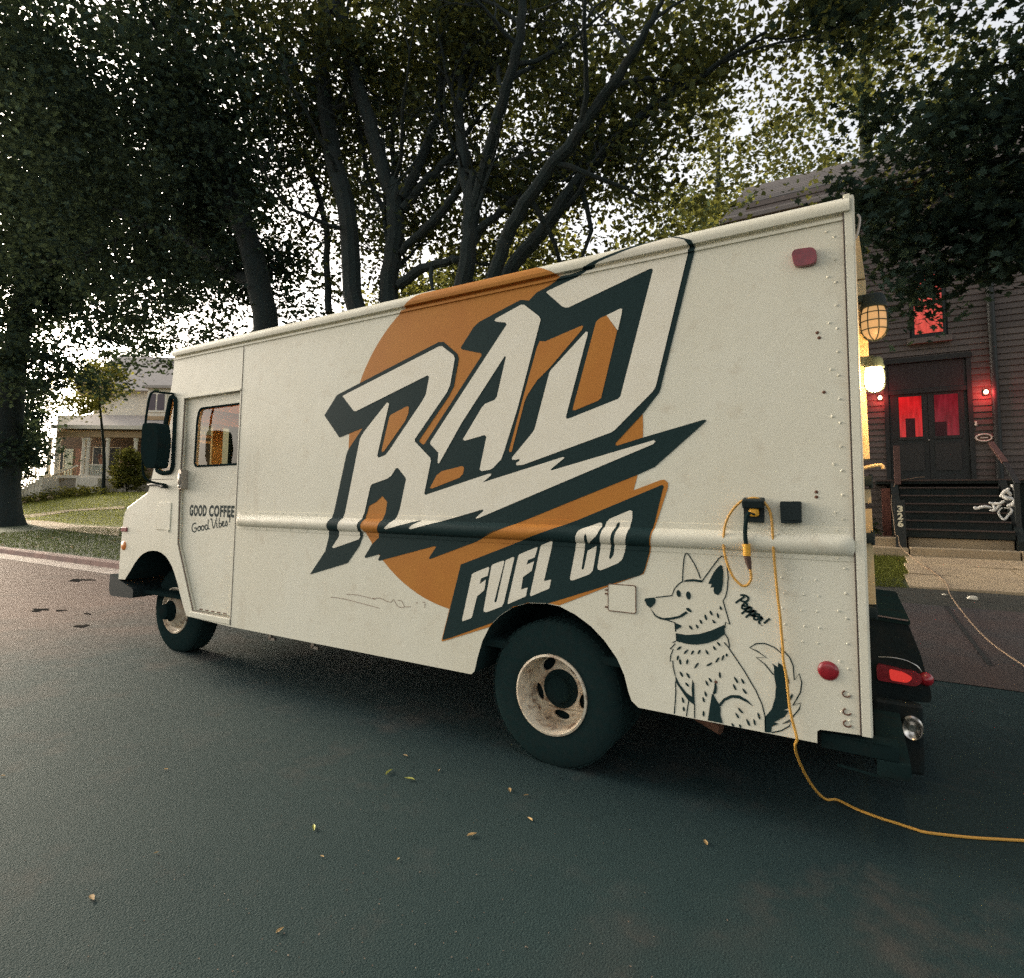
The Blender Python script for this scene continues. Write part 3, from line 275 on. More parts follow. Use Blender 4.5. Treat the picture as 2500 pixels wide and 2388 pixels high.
walk_m = mat('pavement_concrete', (.42, .32, .195), .85, noise=[(1.2, (.28, .215, .14), .42, .72), (45, (.48, .4, .3), .5, .8)], bump=(60, .25))
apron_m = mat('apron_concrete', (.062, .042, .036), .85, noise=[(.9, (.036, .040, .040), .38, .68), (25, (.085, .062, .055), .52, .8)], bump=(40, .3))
soil_m = mat('dark_soil', (.03, .032, .024), .95, noise=(14, (.07, .055, .035), .5, .8), bump=(20, .5))
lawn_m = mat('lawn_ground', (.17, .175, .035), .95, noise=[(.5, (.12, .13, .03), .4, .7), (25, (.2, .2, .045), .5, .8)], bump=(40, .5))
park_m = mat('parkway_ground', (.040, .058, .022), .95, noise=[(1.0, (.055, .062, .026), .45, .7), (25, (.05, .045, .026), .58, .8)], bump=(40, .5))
def sheet(name, xs, ys, zf, m, dz=0):
    b = MB(); nx = len(xs)
    b.add([(x, y, zf(x, y) + dz) for y in ys for x in xs], [(j * nx + i, j * nx + i + 1, (j + 1) * nx + i + 1, (j + 1) * nx + i) for j in range(len(ys) - 1) for i in range(nx - 1)], True)
    return tag(b.build(name, m), kind='structure')
fr = lambda a, b, n: [a + (b - a) * i / n for i in range(n + 1)]
def roadz(x, y): return -.0
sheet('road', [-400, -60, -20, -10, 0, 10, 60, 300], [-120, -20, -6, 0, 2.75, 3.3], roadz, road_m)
sheet('road_gutter', [-400, -60, -20, -9, -3], [2.72, 3.26], lambda x, y: .006, gutter_m)
b = MB()
for i in range(-60, 0):                                    # kerb stones, a joint between them
    x0 = i * 2.4; b.add([(x0 + a, yy, z) for a in (.008, 2.392) for yy, z in ((3.24, 0), (3.25, .11), (3.275, .135), (3.42, .14), (3.42, -.1))],
        [(0, 1, 6, 5), (1, 2, 7, 6), (2, 3, 8, 7), (3, 4, 9, 8), (0, 4, 3, 2, 1), (5, 6, 7, 8, 9)])
tag(b.build('kerb', kerb_m), kind='structure')
ysT = [3.42, 4, 5, 6.2, 7, 8.5, 9, 10, 11, 12, 13, 14, 16, 20, 30, 60, 200, 600]
xsT = [-600, -200, -100, -60, -45, -35, -28, -22, -20, -18, -16, -14, -12, -10, -7, -4, -1, 2, 5, 10, 30, 100, 300]
sheet('lawn', xsT, ysT, terrain, lawn_m)
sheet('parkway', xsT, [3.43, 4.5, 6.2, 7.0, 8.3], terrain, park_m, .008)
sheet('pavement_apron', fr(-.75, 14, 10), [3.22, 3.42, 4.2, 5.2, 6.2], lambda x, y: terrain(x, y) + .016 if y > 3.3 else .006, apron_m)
sheet('apron_joint', [.93, .97], [3.43, 6.2], terrain, mat('joint_gap', (.014, .016, .015), .9), .021)
sheet('soil_strip', fr(-.9, 14, 10), [6.2, 6.7, 7.4], terrain, soil_m, .014)
def drape(name, poly, m, dz):
    b = MB(); tri = tessellate_polygon([[Vector((x, y, 0)) for x, y in poly]])
    bm = bmesh.new(); vs = [bm.verts.new((x, y, 0)) for x, y in poly]
    for t in tri: bm.faces.new([vs[i] for i in t])
    for y in ysT[1:12] + [7.4]:
        bmesh.ops.bisect_plane(bm, geom=bm.verts[:] + bm.edges[:] + bm.faces[:], plane_co=(0, y, 0), plane_no=(0, 1, 0))
    for x in xsT[3:20]:
        bmesh.ops.bisect_plane(bm, geom=bm.verts[:] + bm.edges[:] + bm.faces[:], plane_co=(x, 0, 0), plane_no=(1, 0, 0))
    for v in bm.verts: v.co.z = terrain(v.co.x, v.co.y) + dz
    bmesh.ops.recalc_face_normals(bm, faces=bm.faces)
    me = bpy.data.meshes.new(name); bm.to_mesh(me); bm.free(); me.materials.append(m)
    o = bpy.data.objects.new(name, me); col.objects.link(o); return tag(o, kind='structure')
# front walk of the brown house: slabs with open joints, on a paving sheet of soil
wk = tag(bpy.data.objects.new('front_walk', None), kind='structure'); col.objects.link(wk)
for j, (ya, yb) in enumerate([(7.42, 8.6), (8.62, 9.8), (9.82, 10.98)]):
    for i in range(5):
        xa = .66 + i * 1.5 + .08 * j; xb = xa + 1.48
        t_ = rng.uniform(-.012, .012); bb = MB()
        bb.add([(x, y, terrain(x, y) + .045 + t_ * s_ + dz) for dz in (-.06, 0) for (x, y, s_) in ((xa, ya, 1), (xb, ya, -1), (xb, yb, -1), (xa, yb, 1))],
               [(0, 3, 2, 1), (4, 5, 6, 7), (0, 1, 5, 4), (1, 2, 6, 5), (2, 3, 7, 6), (3, 0, 4, 7)])
        bb.build('slab', walk_m, wk)
drape('side_walk', PATH_A, walk_m, .02)
drape('garden_path', PATH_B, walk_m, .026)
# potholes and tar patches on the road, left of the truck
patch_m = mat('tar_patch', (.046, .043, .039), .95, bump=(60, .3), spec=0)
for (x, y, sx, sy) in POTS[::2]:
    sx, sy = sx * 1.15, sy * .95
    n = 22; ph = rng.uniform(0, 6, 3)
    poly = [(x + sx * math.cos(2 * PI * k / n) * (1 + .4 * math.sin(3 * 2 * PI * k / n + ph[0]) + .3 * math.sin(5 * 2 * PI * k / n + ph[1])), y + sy * math.sin(2 * PI * k / n) * (1 + .25 * math.sin(2 * 2 * PI * k / n + ph[2]))) for k in range(n)]
    bb = MB(); bb.add([(a, c, .004) for a, c in poly], [list(range(n))]); tag(bb.build('road_patch', patch_m), kind='structure')

# ---------------------------------------------------------------- the truck
W = 2.2                                                       # width; left side at y = 0
truck = empty('food_truck', (0, 0, 0), 'white step van food truck with big black and orange lettering parked at the kerb', 'food truck')
RAIL0, RAIL1 = -4.40, .0
PROF = [(.40, 0), (1.229, 0), (1.2295, -.004), (1.252, -.005), (1.258, -.016), (1.268, -.027), (1.285, -.036), (1.305, -.038), (1.322, -.033), (1.336, -.021), (1.344, -.008), (1.348, -.004), (1.3765, -.004), (1.377, 0),
        (2.777, 0), (2.7775, -.010), (2.791, -.011), (2.793, .004), (2.808, .004), (2.811, -.026), (2.83, -.032), (2.85, -.030), (2.868, -.020), (2.882, -.002), (2.893, .03), (2.90, .08)]
def prof(x, z):
    y = lerp_tab(z, PROF)
    if 1.2 < z < 1.4:
        if x > RAIL1 - .07: y *= math.sqrt(max(0, 1 - ((x - RAIL1 + .07) / .07) ** 2)) if x < RAIL1 else 0
        if x < RAIL0 + .05: y *= math.sqrt(max(0, 1 - ((RAIL0 + .05 - x) / .05) ** 2)) if x > RAIL0 else 0
    return y
def conform(name, loops_list, off, m, parent, mirror=False, rail=True, smooth=True):
    """flat (x, z) outlines cut along the side's profile and laid on it, `off` in front"""
    bm = bmesh.new()
    for loops in loops_list:
        L = [[Vector((x, z, 0)) for x, z in lp] for lp in loops]; flat = [v for lp in L for v in lp]
        vs = [bm.verts.new((v.x, 0, v.y)) for v in flat]
        for t in tessellate_polygon(L):
            try: bm.faces.new([vs[i] for i in t])
            except ValueError: pass
    zs = [v.co.z for v in bm.verts]; xs = [v.co.x for v in bm.verts]; z0, z1 = min(zs), max(zs); x0, x1 = min(xs), max(xs)
    for z, _ in PROF:
        if z0 < z < z1: bmesh.ops.bisect_plane(bm, geom=bm.verts[:] + bm.edges[:] + bm.faces[:], plane_co=(0, 0, z), plane_no=(0, 0, 1))
    for x in [RAIL0 + k for k in (0, .006, .015, .03, .05)] + [RAIL1 - k for k in (0, .004, .012, .025, .045, .07)]:
        if x0 < x < x1: bmesh.ops.bisect_plane(bm, geom=bm.verts[:] + bm.edges[:] + bm.faces[:], plane_co=(x, 0, 0), plane_no=(1, 0, 0))
    for v in bm.verts:
        y = prof(v.co.x, v.co.z) - off if rail else lerp_tab(v.co.z, PROF if v.co.z > 2 else [(0, 0), (1, 0)]) - off
        v.co.y = W - y if mirror else y
    bmesh.ops.dissolve_degenerate(bm, dist=1e-5, edges=bm.edges[:])
    for f in bm.faces:
        f.normal_update()
        if (f.normal.y > 0) != mirror: f.normal_flip()
        f.smooth = smooth
    me = bpy.data.meshes.new(name); bm.to_mesh(me); bm.free(); me.materials.append(m); me.set_sharp_from_angle(angle=math.radians(35))
    o = bpy.data.objects.new(name, me); col.objects.link(o); o.parent = parent; return o
def roundpoly(pts, r, n=4):
    out = []; N = len(pts)
    for i in range(N):
        a, b, c = Vector(pts[i - 1]), Vector(pts[i]), Vector(pts[(i + 1) % N])
        d0, d1 = (a - b), (c - b); k = min(r, d0.length * .45, d1.length * .45); p, q = b + d0.normalized() * k, b + d1.normalized() * k
        for j in range(n + 1):
            t = j / n; v = (1 - t) ** 2 * p + 2 * t * (1 - t) * b + t * t * q; out.append((v.x, v.y))
    return out
TOP = 2.90
# rear arch (outer left foot -> right foot), skirt
archR = [(-2.031, .43), (-2.008, .45), (-1.999, .48), (-1.988, .53), (-1.952, .639), (-1.901, .731), (-1.83, .80), (-1.74, .86), (-1.64, .893), (-1.523, .902), (-1.437, .895), (-1.341, .86), (-1.249, .808), (-1.171, .742), (-1.101, .658), (-1.061, .579), (-1.038, .495), (-1.022, .455), (-.985, .428)]
side = [(-4.43, .43)] + archR + [(-.173, .428), (-.172, .478), (-.160, .488), (.0, .497), (.02, .497), (.02, TOP), (-4.43, TOP)]
conform('side_panel', [[side]], 0, paint, truck)
conform('side_panel', [[side]], 0, paint, truck, mirror=True)
SX = -5.48
# cab side with door opening and quarter window opening
archF = [(-5.067, .448), (-5.10, .49), (-5.125, .527), (-5.18, .62), (-5.229, .709), (-5.291, .801), (-5.335, .857), (-5.39, .905), (-5.45, .945), (-5.525, .972), (-5.60, .985), (-5.676, .984), (-5.75, .975), (-5.828, .952), (-5.90, .915), (-5.974, .856), (-6.06, .765), (-6.147, .679)]
nose = [(-6.27, .675), (-6.265, .997), (-6.245, 1.25), (-6.225, 1.325), (-6.19, 1.37), (-5.83, 1.52), (-5.80, 1.57), (-5.725, 1.80), (-5.63, 2.12), (-5.545, 2.41), (-5.51, 2.56), (-5.48, TOP)]
qwin = [(-5.505, 2.44), (-5.415, 2.40), (-5.405, 1.76), (-5.44, 1.715), (-5.60, 1.71), (-5.685, 1.745)]
door_open = [(-5.295, 2.405), (-4.452, 2.395), (-4.448, .497), (-4.99, .497), (-5.275, 1.066), (-5.297, 1.539)]
cab = [(-4.43, TOP), (-4.43, .43)] + archF + nose
qw = roundpoly(qwin, .06)
for mir in (False, True):
    conform('cab_panel', [[cab, qw, door_open]], 0, paint, truck, mirror=mir, rail=False)
def loop_tube(b, poly, y, r, n=6):
    pts = [Vector((x, y, z)) for x, z in poly]; pts.append(pts[0]); b.tube(pts, r, n, cap=False)
# nose, windscreen frame and roof front, rounded at both corners
out = nose; b = MB(); cols = [(0, 0), (.012, .016), (.035, .030), (.08, .042), (.16, .048), (W / 2, .05)]
cols = cols + [(W - y, n_) for y, n_ in cols[-2::-1]]
nrm = []
for i, p in enumerate(out):
    a, c = Vector(out[max(i - 1, 0)]), Vector(out[min(i + 1, len(out) - 1)]); d = (c - a).normalized(); nrm.append((-d.y, d.x))
grid = [[(p[0] + nn[0] * k, y, p[1] + nn[1] * k) for (y, k) in cols] for p, nn in zip(out, nrm)]
nc = len(cols)
fs = []
for i in range(len(out) - 1):
    for j in range(nc - 1):
        if 7 <= i <= 8 and (3 <= j < nc - 4): continue          # windscreen opening
        fs.append((i * nc + j, i * nc + j + 1, (i + 1) * nc + j + 1, (i + 1) * nc + j))
b.add([v for r in grid for v in r], fs, True); b.build('front_panel', paint, truck)
b = MB(); i0, i1 = 7, 9
b.bar(grid[i0][5], grid[i1][5], .07, .05, (1, 0, 0)); b.build('windscreen_pillar', paint, truck)
for a, c in ((3, 5), (5, nc - 4)):
    b = MB(); b.add([Vector(grid[i0][a]) + Vector((.01, 0, 0)), Vector(grid[i0][c]) + Vector((.01, 0, 0)), Vector(grid[i1][c]) + Vector((.01, 0, 0)), Vector(grid[i1][a]) + Vector((.01, 0, 0))], [(0, 1, 2, 3)]); b.build('windscreen', glass, truck)
# grille, headlights, bumper at the front
b = MB(); b.box((-6.335, .55, .85), (-6.30, 1.65, 1.18))
g_ = b.build('grille', blackm, truck)
for k in range(6):
    s_ = MB(); s_.box((-6.35, .56, .87 + k * .05), (-6.334, 1.64, .89 + k * .05)); s_.build('grille_bar', steel, g_)
for y in (.28, W - .28):
    s_ = MB(); s_.lathe([(-.03, .0), (-.028, .06), (-.02, .085), (0, .095), (.02, .1)], (-6.315, y, 1.03), 'X', 20); s_.build('headlight', chrome, truck)
bm_ = MB(); poly = roundpoly([(-6.44, .55), (-6.40, .50), (-5.98, .515), (-5.98, .60), (-6.30, .68), (-6.44, .72)], .03)
bm_.prism(poly, .0, W, lambda u, v, h: (u, h, v)); bm_.build('front_bumper', blackm, truck)
# roof and the closed cargo box
b = MB(); xs_ = [SX + .03, SX + .12, -4.43, .02]
pr = [(.08, 2.90), (.2, 2.925), (.6, 2.95), (1.1, 2.96), (1.6, 2.95), (2.0, 2.925), (2.12, 2.90)]
b.add([(x, y, z - (.02 if i == 0 else 0)) for i, x in enumerate(xs_) for y, z in pr], [(i * 7 + j, i * 7 + j + 1, (i + 1) * 7 + j + 1, (i + 1) * 7 + j) for i in range(3) for j in range(6)], True); b.build('roof', paint, truck)
b = MB(); b.box((-1.6, .75, 2.95), (-1.05, 1.3, 3.03), bev=.02); b.build('roof_vent', paint, truck)
b = MB(); b.box((-2.72, .16, 2.90), (-2.50, .40, 2.975), bev=.025); b.build('roof_vent', paint, truck)
b = MB(); b.box((-4.42, .05, .60), (.0, W - .05, .64)); b.box((-6.2, .1, .55), (-4.45, W - .1, .58)); b.build('floor', under, truck)
b = MB(); b.box((-4.44, .03, .5), (-4.40, W - .03, 2.88)); b.build('partition', wood, truck)
# rear wall with raised door frame boards, lit by the lamps on it
b = MB(); b.box((-.005, .0, .497), (.022, W, 2.90)); b.build('rear_panel', paint, truck)
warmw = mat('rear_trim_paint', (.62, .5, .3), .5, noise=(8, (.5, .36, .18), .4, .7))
def rear_board(name, y, z0, xz0, z1, xz1, m=warmw, d=.10):
    b = MB(); b.prism([(.0235, z0), (xz0, z0), (xz1, z1), (.0235, z1)], y, y + d, lambda u, v, h: (u, h, v)); return b.build(name, m, truck, bevel=.002)
rear_board('awning_board', .5, 2.665, .082, 2.90, .062, d=1.3)
rear_board('door_post', .5, 2.22, .086, 2.655, .084)
rear_board('door_post', .5, 1.715, .074, 2.205, .066)
rear_board('door_post', .5, 1.49, .074, 1.56, .072)
rear_board('door_post', .5, .98, .078, 1.30, .074)
rear_board('door_post', .5, 1.33, .076, 1.46, .074)
rear_board('door_post', 1.9, .95, .05, 2.5, .05)
for z in (1.60, 1.315, .95):
    b = MB(); b.box((.0235, .44, z - .025), (.078, .53, z + .025), bev=.004); b.tube([(.074, .48, z - .035), (.074, .48, z + .035)], .009); b.build('hinge', blackm, truck)
b = MB(); b.tube(cr([(.03, .3, 2.78), (.052, .3, 2.83), (.064, .3, 2.90), (.056, .3, 2.925)]), .006); b.build('awning_hook', steel, truck)
b = MB(); b.tube(cr([(.03, .45, 1.66), (.08, .45, 1.675), (.12, .45, 1.678), (.128, .45, 1.66)]), .009); b.build('door_latch', warmw, truck)
# bulkhead lamps: bracket, glass jar, cage
warmglass = emit_mat('unlit_jar_glow', (1.0, .56, .22), .20, .08)  # unlit jar: the lit lamp's warm light on it is put in as emission
litglass = emit_mat('lit_jar_glass', (1.0, .66, .30), 40)
def bulkhead(c, s, gm):
    b = MB(); x, y, z = c
    b.lathe([(h * s, r * s) for h, r in ((.17, .0), (.168, .05), (.15, .062), (.11, .066), (.10, .072), (.085, .072), (.085, .0))], (x, y, z), 'Z', 20)
    b.bar((.03, y, z + .15 * s), (x, y, z + .15 * s), .05, .035); lamp = b.build('bulkhead_lamp', blackm, truck)
    jar = [(.085, .056), (.05, .066), (0, .068), (-.05, .066), (-.08, .056), (-.10, .036), (-.108, .0)]
    g = MB(); g.lathe([(h * s, r * s) for h, r in jar], (x, y, z), 'Z', 20); g.build('lamp_glass', gm, lamp)
    w = MB()
    for k in range(4):
        t = PI / 4 * k + .3
        w.tube([(x + 1.09 * r * s * sg * math.cos(t), y + 1.09 * r * s * sg * math.sin(t), z + h * s - (.006 if r < .01 else 0)) for sg, pts in ((1, jar), (-1, jar[-2::-1])) for h, r in pts], .0028, 6)
    for h, r in ((.05, .068), (0, .071), (-.05, .068)):
        w.tube([(x + r * 1.05 * s * math.cos(t), y + r * 1.05 * s * math.sin(t), z + h * s) for t in [2 * PI * k / 20 for k in range(21)]], .0028, 6)
    w.build('lamp_cage', blackm, lamp)
    return lamp
bulkhead((LAMP_A[0], .42, LAMP_A[1]), .84, warmglass)
bulkhead((LAMP_B[0], .25, LAMP_B[1]), .60, litglass)
pl = bpy.data.lights.new('lamp_light', 'POINT'); pl.energy = 4; pl.color = (1, .56, .2); pl.shadow_soft_size = .05
po = bpy.data.objects.new('lamp_light', pl); col.objects.link(po); po.location = (LAMP_B[0] + .09, .17, LAMP_B[1] + .02); po.parent = truck
# rear corner trim, gutter end, seams, rivets
b = MB(); b.prism(roundpoly([(-.004, -.012), (.036, -.012), (.040, .03), (.022, .03), (.022, 0), (-.004, 0)], .006, 2), .497, 2.885, lambda u, v, h: (u, v, h)); b.build('corner_trim', paint, truck)
for lo_, hi_ in (((-.0085, -.0125, .499), (-.0045, -.0005, 2.88)), ((-4.4335, -.0025, .44), (-4.4285, .0, 2.775))):
    b = MB(); b.box(lo_, hi_); b.build('panel_seam', seam, truck)
b = MB()
for x in (-.045, -.075):
    for k in range(22):
        z = .55 + k * .108 + (.0 if x > -.06 else .03)
        if 1.22 < z < 1.38: continue
        if x < -.06 and k % 2: continue
        b.lathe([(-.0045, 0), (-.004, .004), (0, .0065)], (x, 0, z), 'Y', 8)
for k in [k_ for k_ in range(46) if not -3.45 < -4.3 + k_ * .094 < -.62]:
    b.lathe([(-.009, 0), (-.0085, .003), (-.003, .005)], (-4.3 + k * .094, 0, 1.365), 'Y', 6); b.lathe([(-.009, 0), (-.0085, .003), (-.003, .005)], (-4.3 + k * .094, 0, 1.241), 'Y', 6)
for x in (-.16, -.22, -.30):
    for k in range(5): b.lathe([(-.003, 0), (-.0025, .004), (0, .006)], (x + .01 * (k % 2), 0, .86 + k * .07), 'Y', 8)
tag(b.build('rivet', paint, truck), kind='stuff')
for x, z in ((-.148, 1.535), (-.148, 1.512), (-.125, 2.27), (-.118, 2.245), (-.60, .62), (-.105, 1.99)):
    b = MB(); b.lathe([(-.004, 0), (-.0035, .005), (0, .008)], (x, 0, z), 'Y', 10); b.build('rusty_bolt', rust, truck)
for z in (.66, .585, .535):
    b = MB(); b.tube([(-.055 + .015 * math.cos(t), -.004, z + .013 * math.sin(t)) for t in fr(.6 * PI, 1.9 * PI, 8)], .003, 6); b.build('tie_hook', rust, truck)
# lamps and markers on the side
b = MB(); b.prism(roundpoly([(-.224, 2.677), (-.120, 2.670), (-.114, 2.590), (-.212, 2.590)], .03), -.028, 0, lambda u, v, h: (u, h, v)); b.build('clearance_lamp', redlens, truck, bevel=.008)
b = MB(); b.lathe([(-.014, 0), (-.013, .025), (-.010, .036), (-.004, .041), (0, .042)], (-.122, 0, .747), 'Y', 28); b.build('reflector', redref, truck)
b = MB(); b.box((-6.262, -.014, 1.143), (-6.15, .0, 1.187), bev=.006); b.build('side_marker', redlens, truck)
b = MB(); b.lathe([(-.014, 0), (-.012, .03), (-.006, .042), (0, .045)], (-6.205, 0, 1.005), 'Y', 20); b.build('side_marker', amber, truck)
b = MB(); b.box((-5.628, -.006, 1.183), (-5.40, .0, 1.437), bev=.005); b.box((-5.44, -.014, 1.17), (-5.41, 0, 1.19)); b.build('side_hatch', paint, truck)
fd = roundpoly([(-1.148, 1.043), (-.996, 1.045), (-.996, .903), (-1.148, .903)], .012)
b = MB(); b.prism(fd, -.005, 0, lambda u, v, h: (u, h, v)); fdo = b.build('fuel_door', paint, truck)
b = MB(); loop_tube(b, fd, -.0035, .0028)
for z in (1.01, .99, .92): b.box((-1.166, -.006, z - .004), (-1.150, -.001, z + .004))
b.build('rusty_hinge', rust, fdo)
# power inlets
b = MB(); b.prism(roundpoly([(-.296, 1.491), (-.209, 1.492), (-.210, 1.393), (-.294, 1.391)], .008), -.042, 0, lambda u, v, h: (u, h, v)); b.box((-.28, -.048, 1.405), (-.225, -.043, 1.409)); b.build('inlet_cover', blackm, truck, bevel=.004)
b = MB(); b.prism(roundpoly([(-.455, 1.470), (-.366, 1.470), (-.368, 1.391), (-.455, 1.393)], .006), -.03, 0, lambda u, v, h: (u, h, v)); ib = b.build('inlet_box', blackm, truck, bevel=.003)
b = MB(); b.box((-.457, -.07, 1.463), (-.362, -.005, 1.503), rot=Matrix.Rotation(math.radians(14), 3, 'X'), bev=.006); b.build('open_flap', blackm, ib)

# ---- door
dr = [(-5.285, 2.40), (-4.458, 2.392), (-4.455, .505), (-4.985, .505), (-5.262, 1.07), (-5.286, 1.54)]
dwin = roundpoly([(-5.093, 2.292), (-4.470, 2.292), (-4.462, 1.772), (-5.132, 1.766), (-5.125, 2.20)], .05)
for mir in (False, True):
    yb = lambda h: W - h if mir else h
    bm2 = MB(); L = [[Vector((x, z, 0)) for x, z in dr], [Vector((x, z, 0)) for x, z in dwin]]; flat = L[0] + L[1]
    tri = tessellate_polygon(L); n = len(flat); N0 = len(dr); N1 = len(dwin)
    vs = [(v.x, yb(.035), v.y) for v in flat] + [(v.x, yb(.07), v.y) for v in flat]
    fs = [tuple(t) for t in tri] + [tuple(n + i for i in t[::-1]) for t in tri] + [(i, (i + 1) % N0, n + (i + 1) % N0, n + i) for i in range(N0)] + [(N0 + i, N0 + (i + 1) % N1, n + N0 + (i + 1) % N1, n + N0 + i) for i in range(N1)]
    bm2.add(vs, fs); door = bm2.build('door', paint, truck)
    b = MB(); loop_tube(b, dwin, yb(.036), .010); b.build('window_seal', rubber, door)
    b = MB(); b.prism(dwin, yb(.048), yb(.052), lambda u, v, h: (u, h, v)); b.build('window_pane', glass, door)
    b = MB(); loop_tube(b, door_open, yb(.012), .006); b.build('door_seal', mat('door_seam', (.2, .14, .11), .8), truck)
    qo = MB(); loop_tube(qo, qw, yb(-.004), .021, 8); qs = qo.build('quarter_window_seal', rubber, truck)
    b = MB(); b.prism(qw, yb(.004), yb(.008), lambda u, v, h: (u, h, v)); b.build('quarter_window_pane', glass, qs)
    if not mir:
        b = MB(); b.prism(roundpoly([(-5.272, 1.735), (-5.225, 1.735), (-5.208, 1.56), (-5.262, 1.56)], .02), -.03, .036, lambda u, v, h: (u, h, v)); hd = b.build('door_handle', steel, door, bevel=.006)
        b = MB(); b.box((-5.245, -.045, 1.60), (-5.225, -.028, 1.70), bev=.006); b.lathe([(-.042, 0), (-.04, .012), (-.03, .018)], (-5.238, 0, 1.585), 'Y', 12); b.build('latch', chrome, hd)
    # box sides of the door opening so that the cab wall has thickness
    b = MB(); k = len(door_open); b.add([(x, yb(h), z) for h in (.0, .075) for x, z in door_open], [(i, (i + 1) % k, k + (i + 1) % k, k + i) for i in range(k)]); b.build('door_jamb', paint, truck)
b = MB()
for k in range(5): b.box((-4.93 + k * .085, .030, .512), (-4.885 + k * .085, .036, .520))
b.build('sill_slot', rust, truck)
b = MB(); b.box((-5.02, -.006, .446), (-4.44, .03, .492), bev=.004); b.build('step_sill', paint, truck)
b = MB(); b.box((-5.30, -.01, 2.395), (-4.44, .035, 2.41)); b.build('drip_strip', paint, truck)
b = MB(); b.tube(cr([(-5.80, -.012, 1.60), (-5.66, -.03, 1.605), (-5.55, -.03, 1.588), (-5.50, -.03, 1.592)]), .011); b.box((-5.535, -.045, 1.567), (-5.475, 0, 1.60), bev=.006); b.build('grab_bar', blackm, truck)
b = MB(); b.box((-5.84, -.0015, 1.651), (-5.40, 0, 1.656)); b.build('cowl_seam', seam, truck)
# ---- cab interior seen through the windows
b = MB(); b.box((-5.95, .1, 1.35), (-5.6, W - .1, 1.62), bev=.04); b.build('dashboard', wood, truck)
b = MB(); b.box((-5.55, .12, 2.33), (-5.30, W - .12, 2.75)); b.build('overhead_shelf', wood, truck)
b = MB(); b.box((-5.12, .35, .95), (-4.66, .85, 1.12), bev=.05); b.box((-4.74, .35, 1.12), (-4.60, .85, 1.62), bev=.05); b.build('seat', tan, truck)
sw = MB(); rr = Matrix.Rotation(math.radians(35), 3, 'Y')
sw.tube([Vector((-5.42, .6, 1.62)) + rr @ Vector((.21 * math.cos(t), .21 * math.sin(t), 0)) for t in fr(0, 2 * PI, 24)], .014, 8); sw.tube([(-5.42, .6, 1.62), (-5.7, .6, 1.3)], .02); sw.bar((-5.55, .42, 1.75), (-5.29, .78, 1.5), .03, .015); sw.build('steering_wheel', blackm, truck)
b = MB(); b.box((-5.53, .42, 1.62), (-5.50, .53, 2.33), bev=.004); b.build('side_curtain', tan, truck)
b = MB(); b.box((-5.50, .585, 1.62), (-5.44, .665, 2.34), bev=.01); b.build('shelf_post', under, truck)
b = MB(); b.box((-5.56, .15, 2.20), (-5.36, 1.1, 2.33), bev=.01); b.build('visor', wood, truck)
for z in (2.02, 2.075):
    b = MB(); b.box((-5.50, .22, z), (-5.48, .40, z + .028)); b.build('shelf_strip', letterw, truck)
for y, r_c, h_c in ((.74, .04, .12), (.83, .035, .09), (.30, .03, .08)):
    b = MB(); b.lathe([(0, .0), (.0, r_c * .8), (h_c, r_c), (h_c, 0)], (-5.62, y, 1.62), 'Z', 12); b.build('cup', tan if y < .5 else letterw, truck)
b = MB(); b.box((-5.75, .2, 1.62), (-5.6, .42, 1.80), bev=.02); b.build('dash_box', wood, truck)
b = MB(); b.lathe([(-.03, 0), (-.028, .05), (-.01, .07), (0, .075)], (-4.95, 1.0, 2.86), 'Z', 16); b.build('cab_lamp', emit_mat('cab_lamp_glow', (1, .7, .4), 2), truck)
cl_ = bpy.data.lights.new('cab_light', 'POINT'); cl_.energy = 2.2; cl_.color = (1, .62, .3); cl_.shadow_soft_size = .08; co_ = bpy.data.objects.new('cab_light', cl_); col.objects.link(co_); co_.location = (-4.95, .95, 2.76); co_.parent = truck
# ---- mirror on its loop arm
b = MB(); Y_ = -.24
b.tube(cr([(-5.47, -.0, 2.455), (-5.42, -.12, 2.44), (-5.385, -.24, 2.415), (-5.425, -.25, 2.25), (-5.442, -.25, 2.02), (-5.436, -.25, 1.73), (-5.39, -.22, 1.63), (-5.46, -.03, 1.60)], 5), .010); b.build('mirror_arm', under, truck)
b = MB(); b.prism(roundpoly([(-5.392, 2.135), (-5.16, 2.125), (-5.11, 1.96), (-5.145, 1.735), (-5.30, 1.735), (-5.392, 1.87)], .04), -.30, -.19, lambda u, v, h: (u, h, v)); mo = b.build('mirror', under, truck, bevel=.015)
b = MB(); b.tube([(-5.44, -.25, 1.95), (-5.38, -.25, 1.95)], .012); b.build('mirror_bracket', blackm, mo)

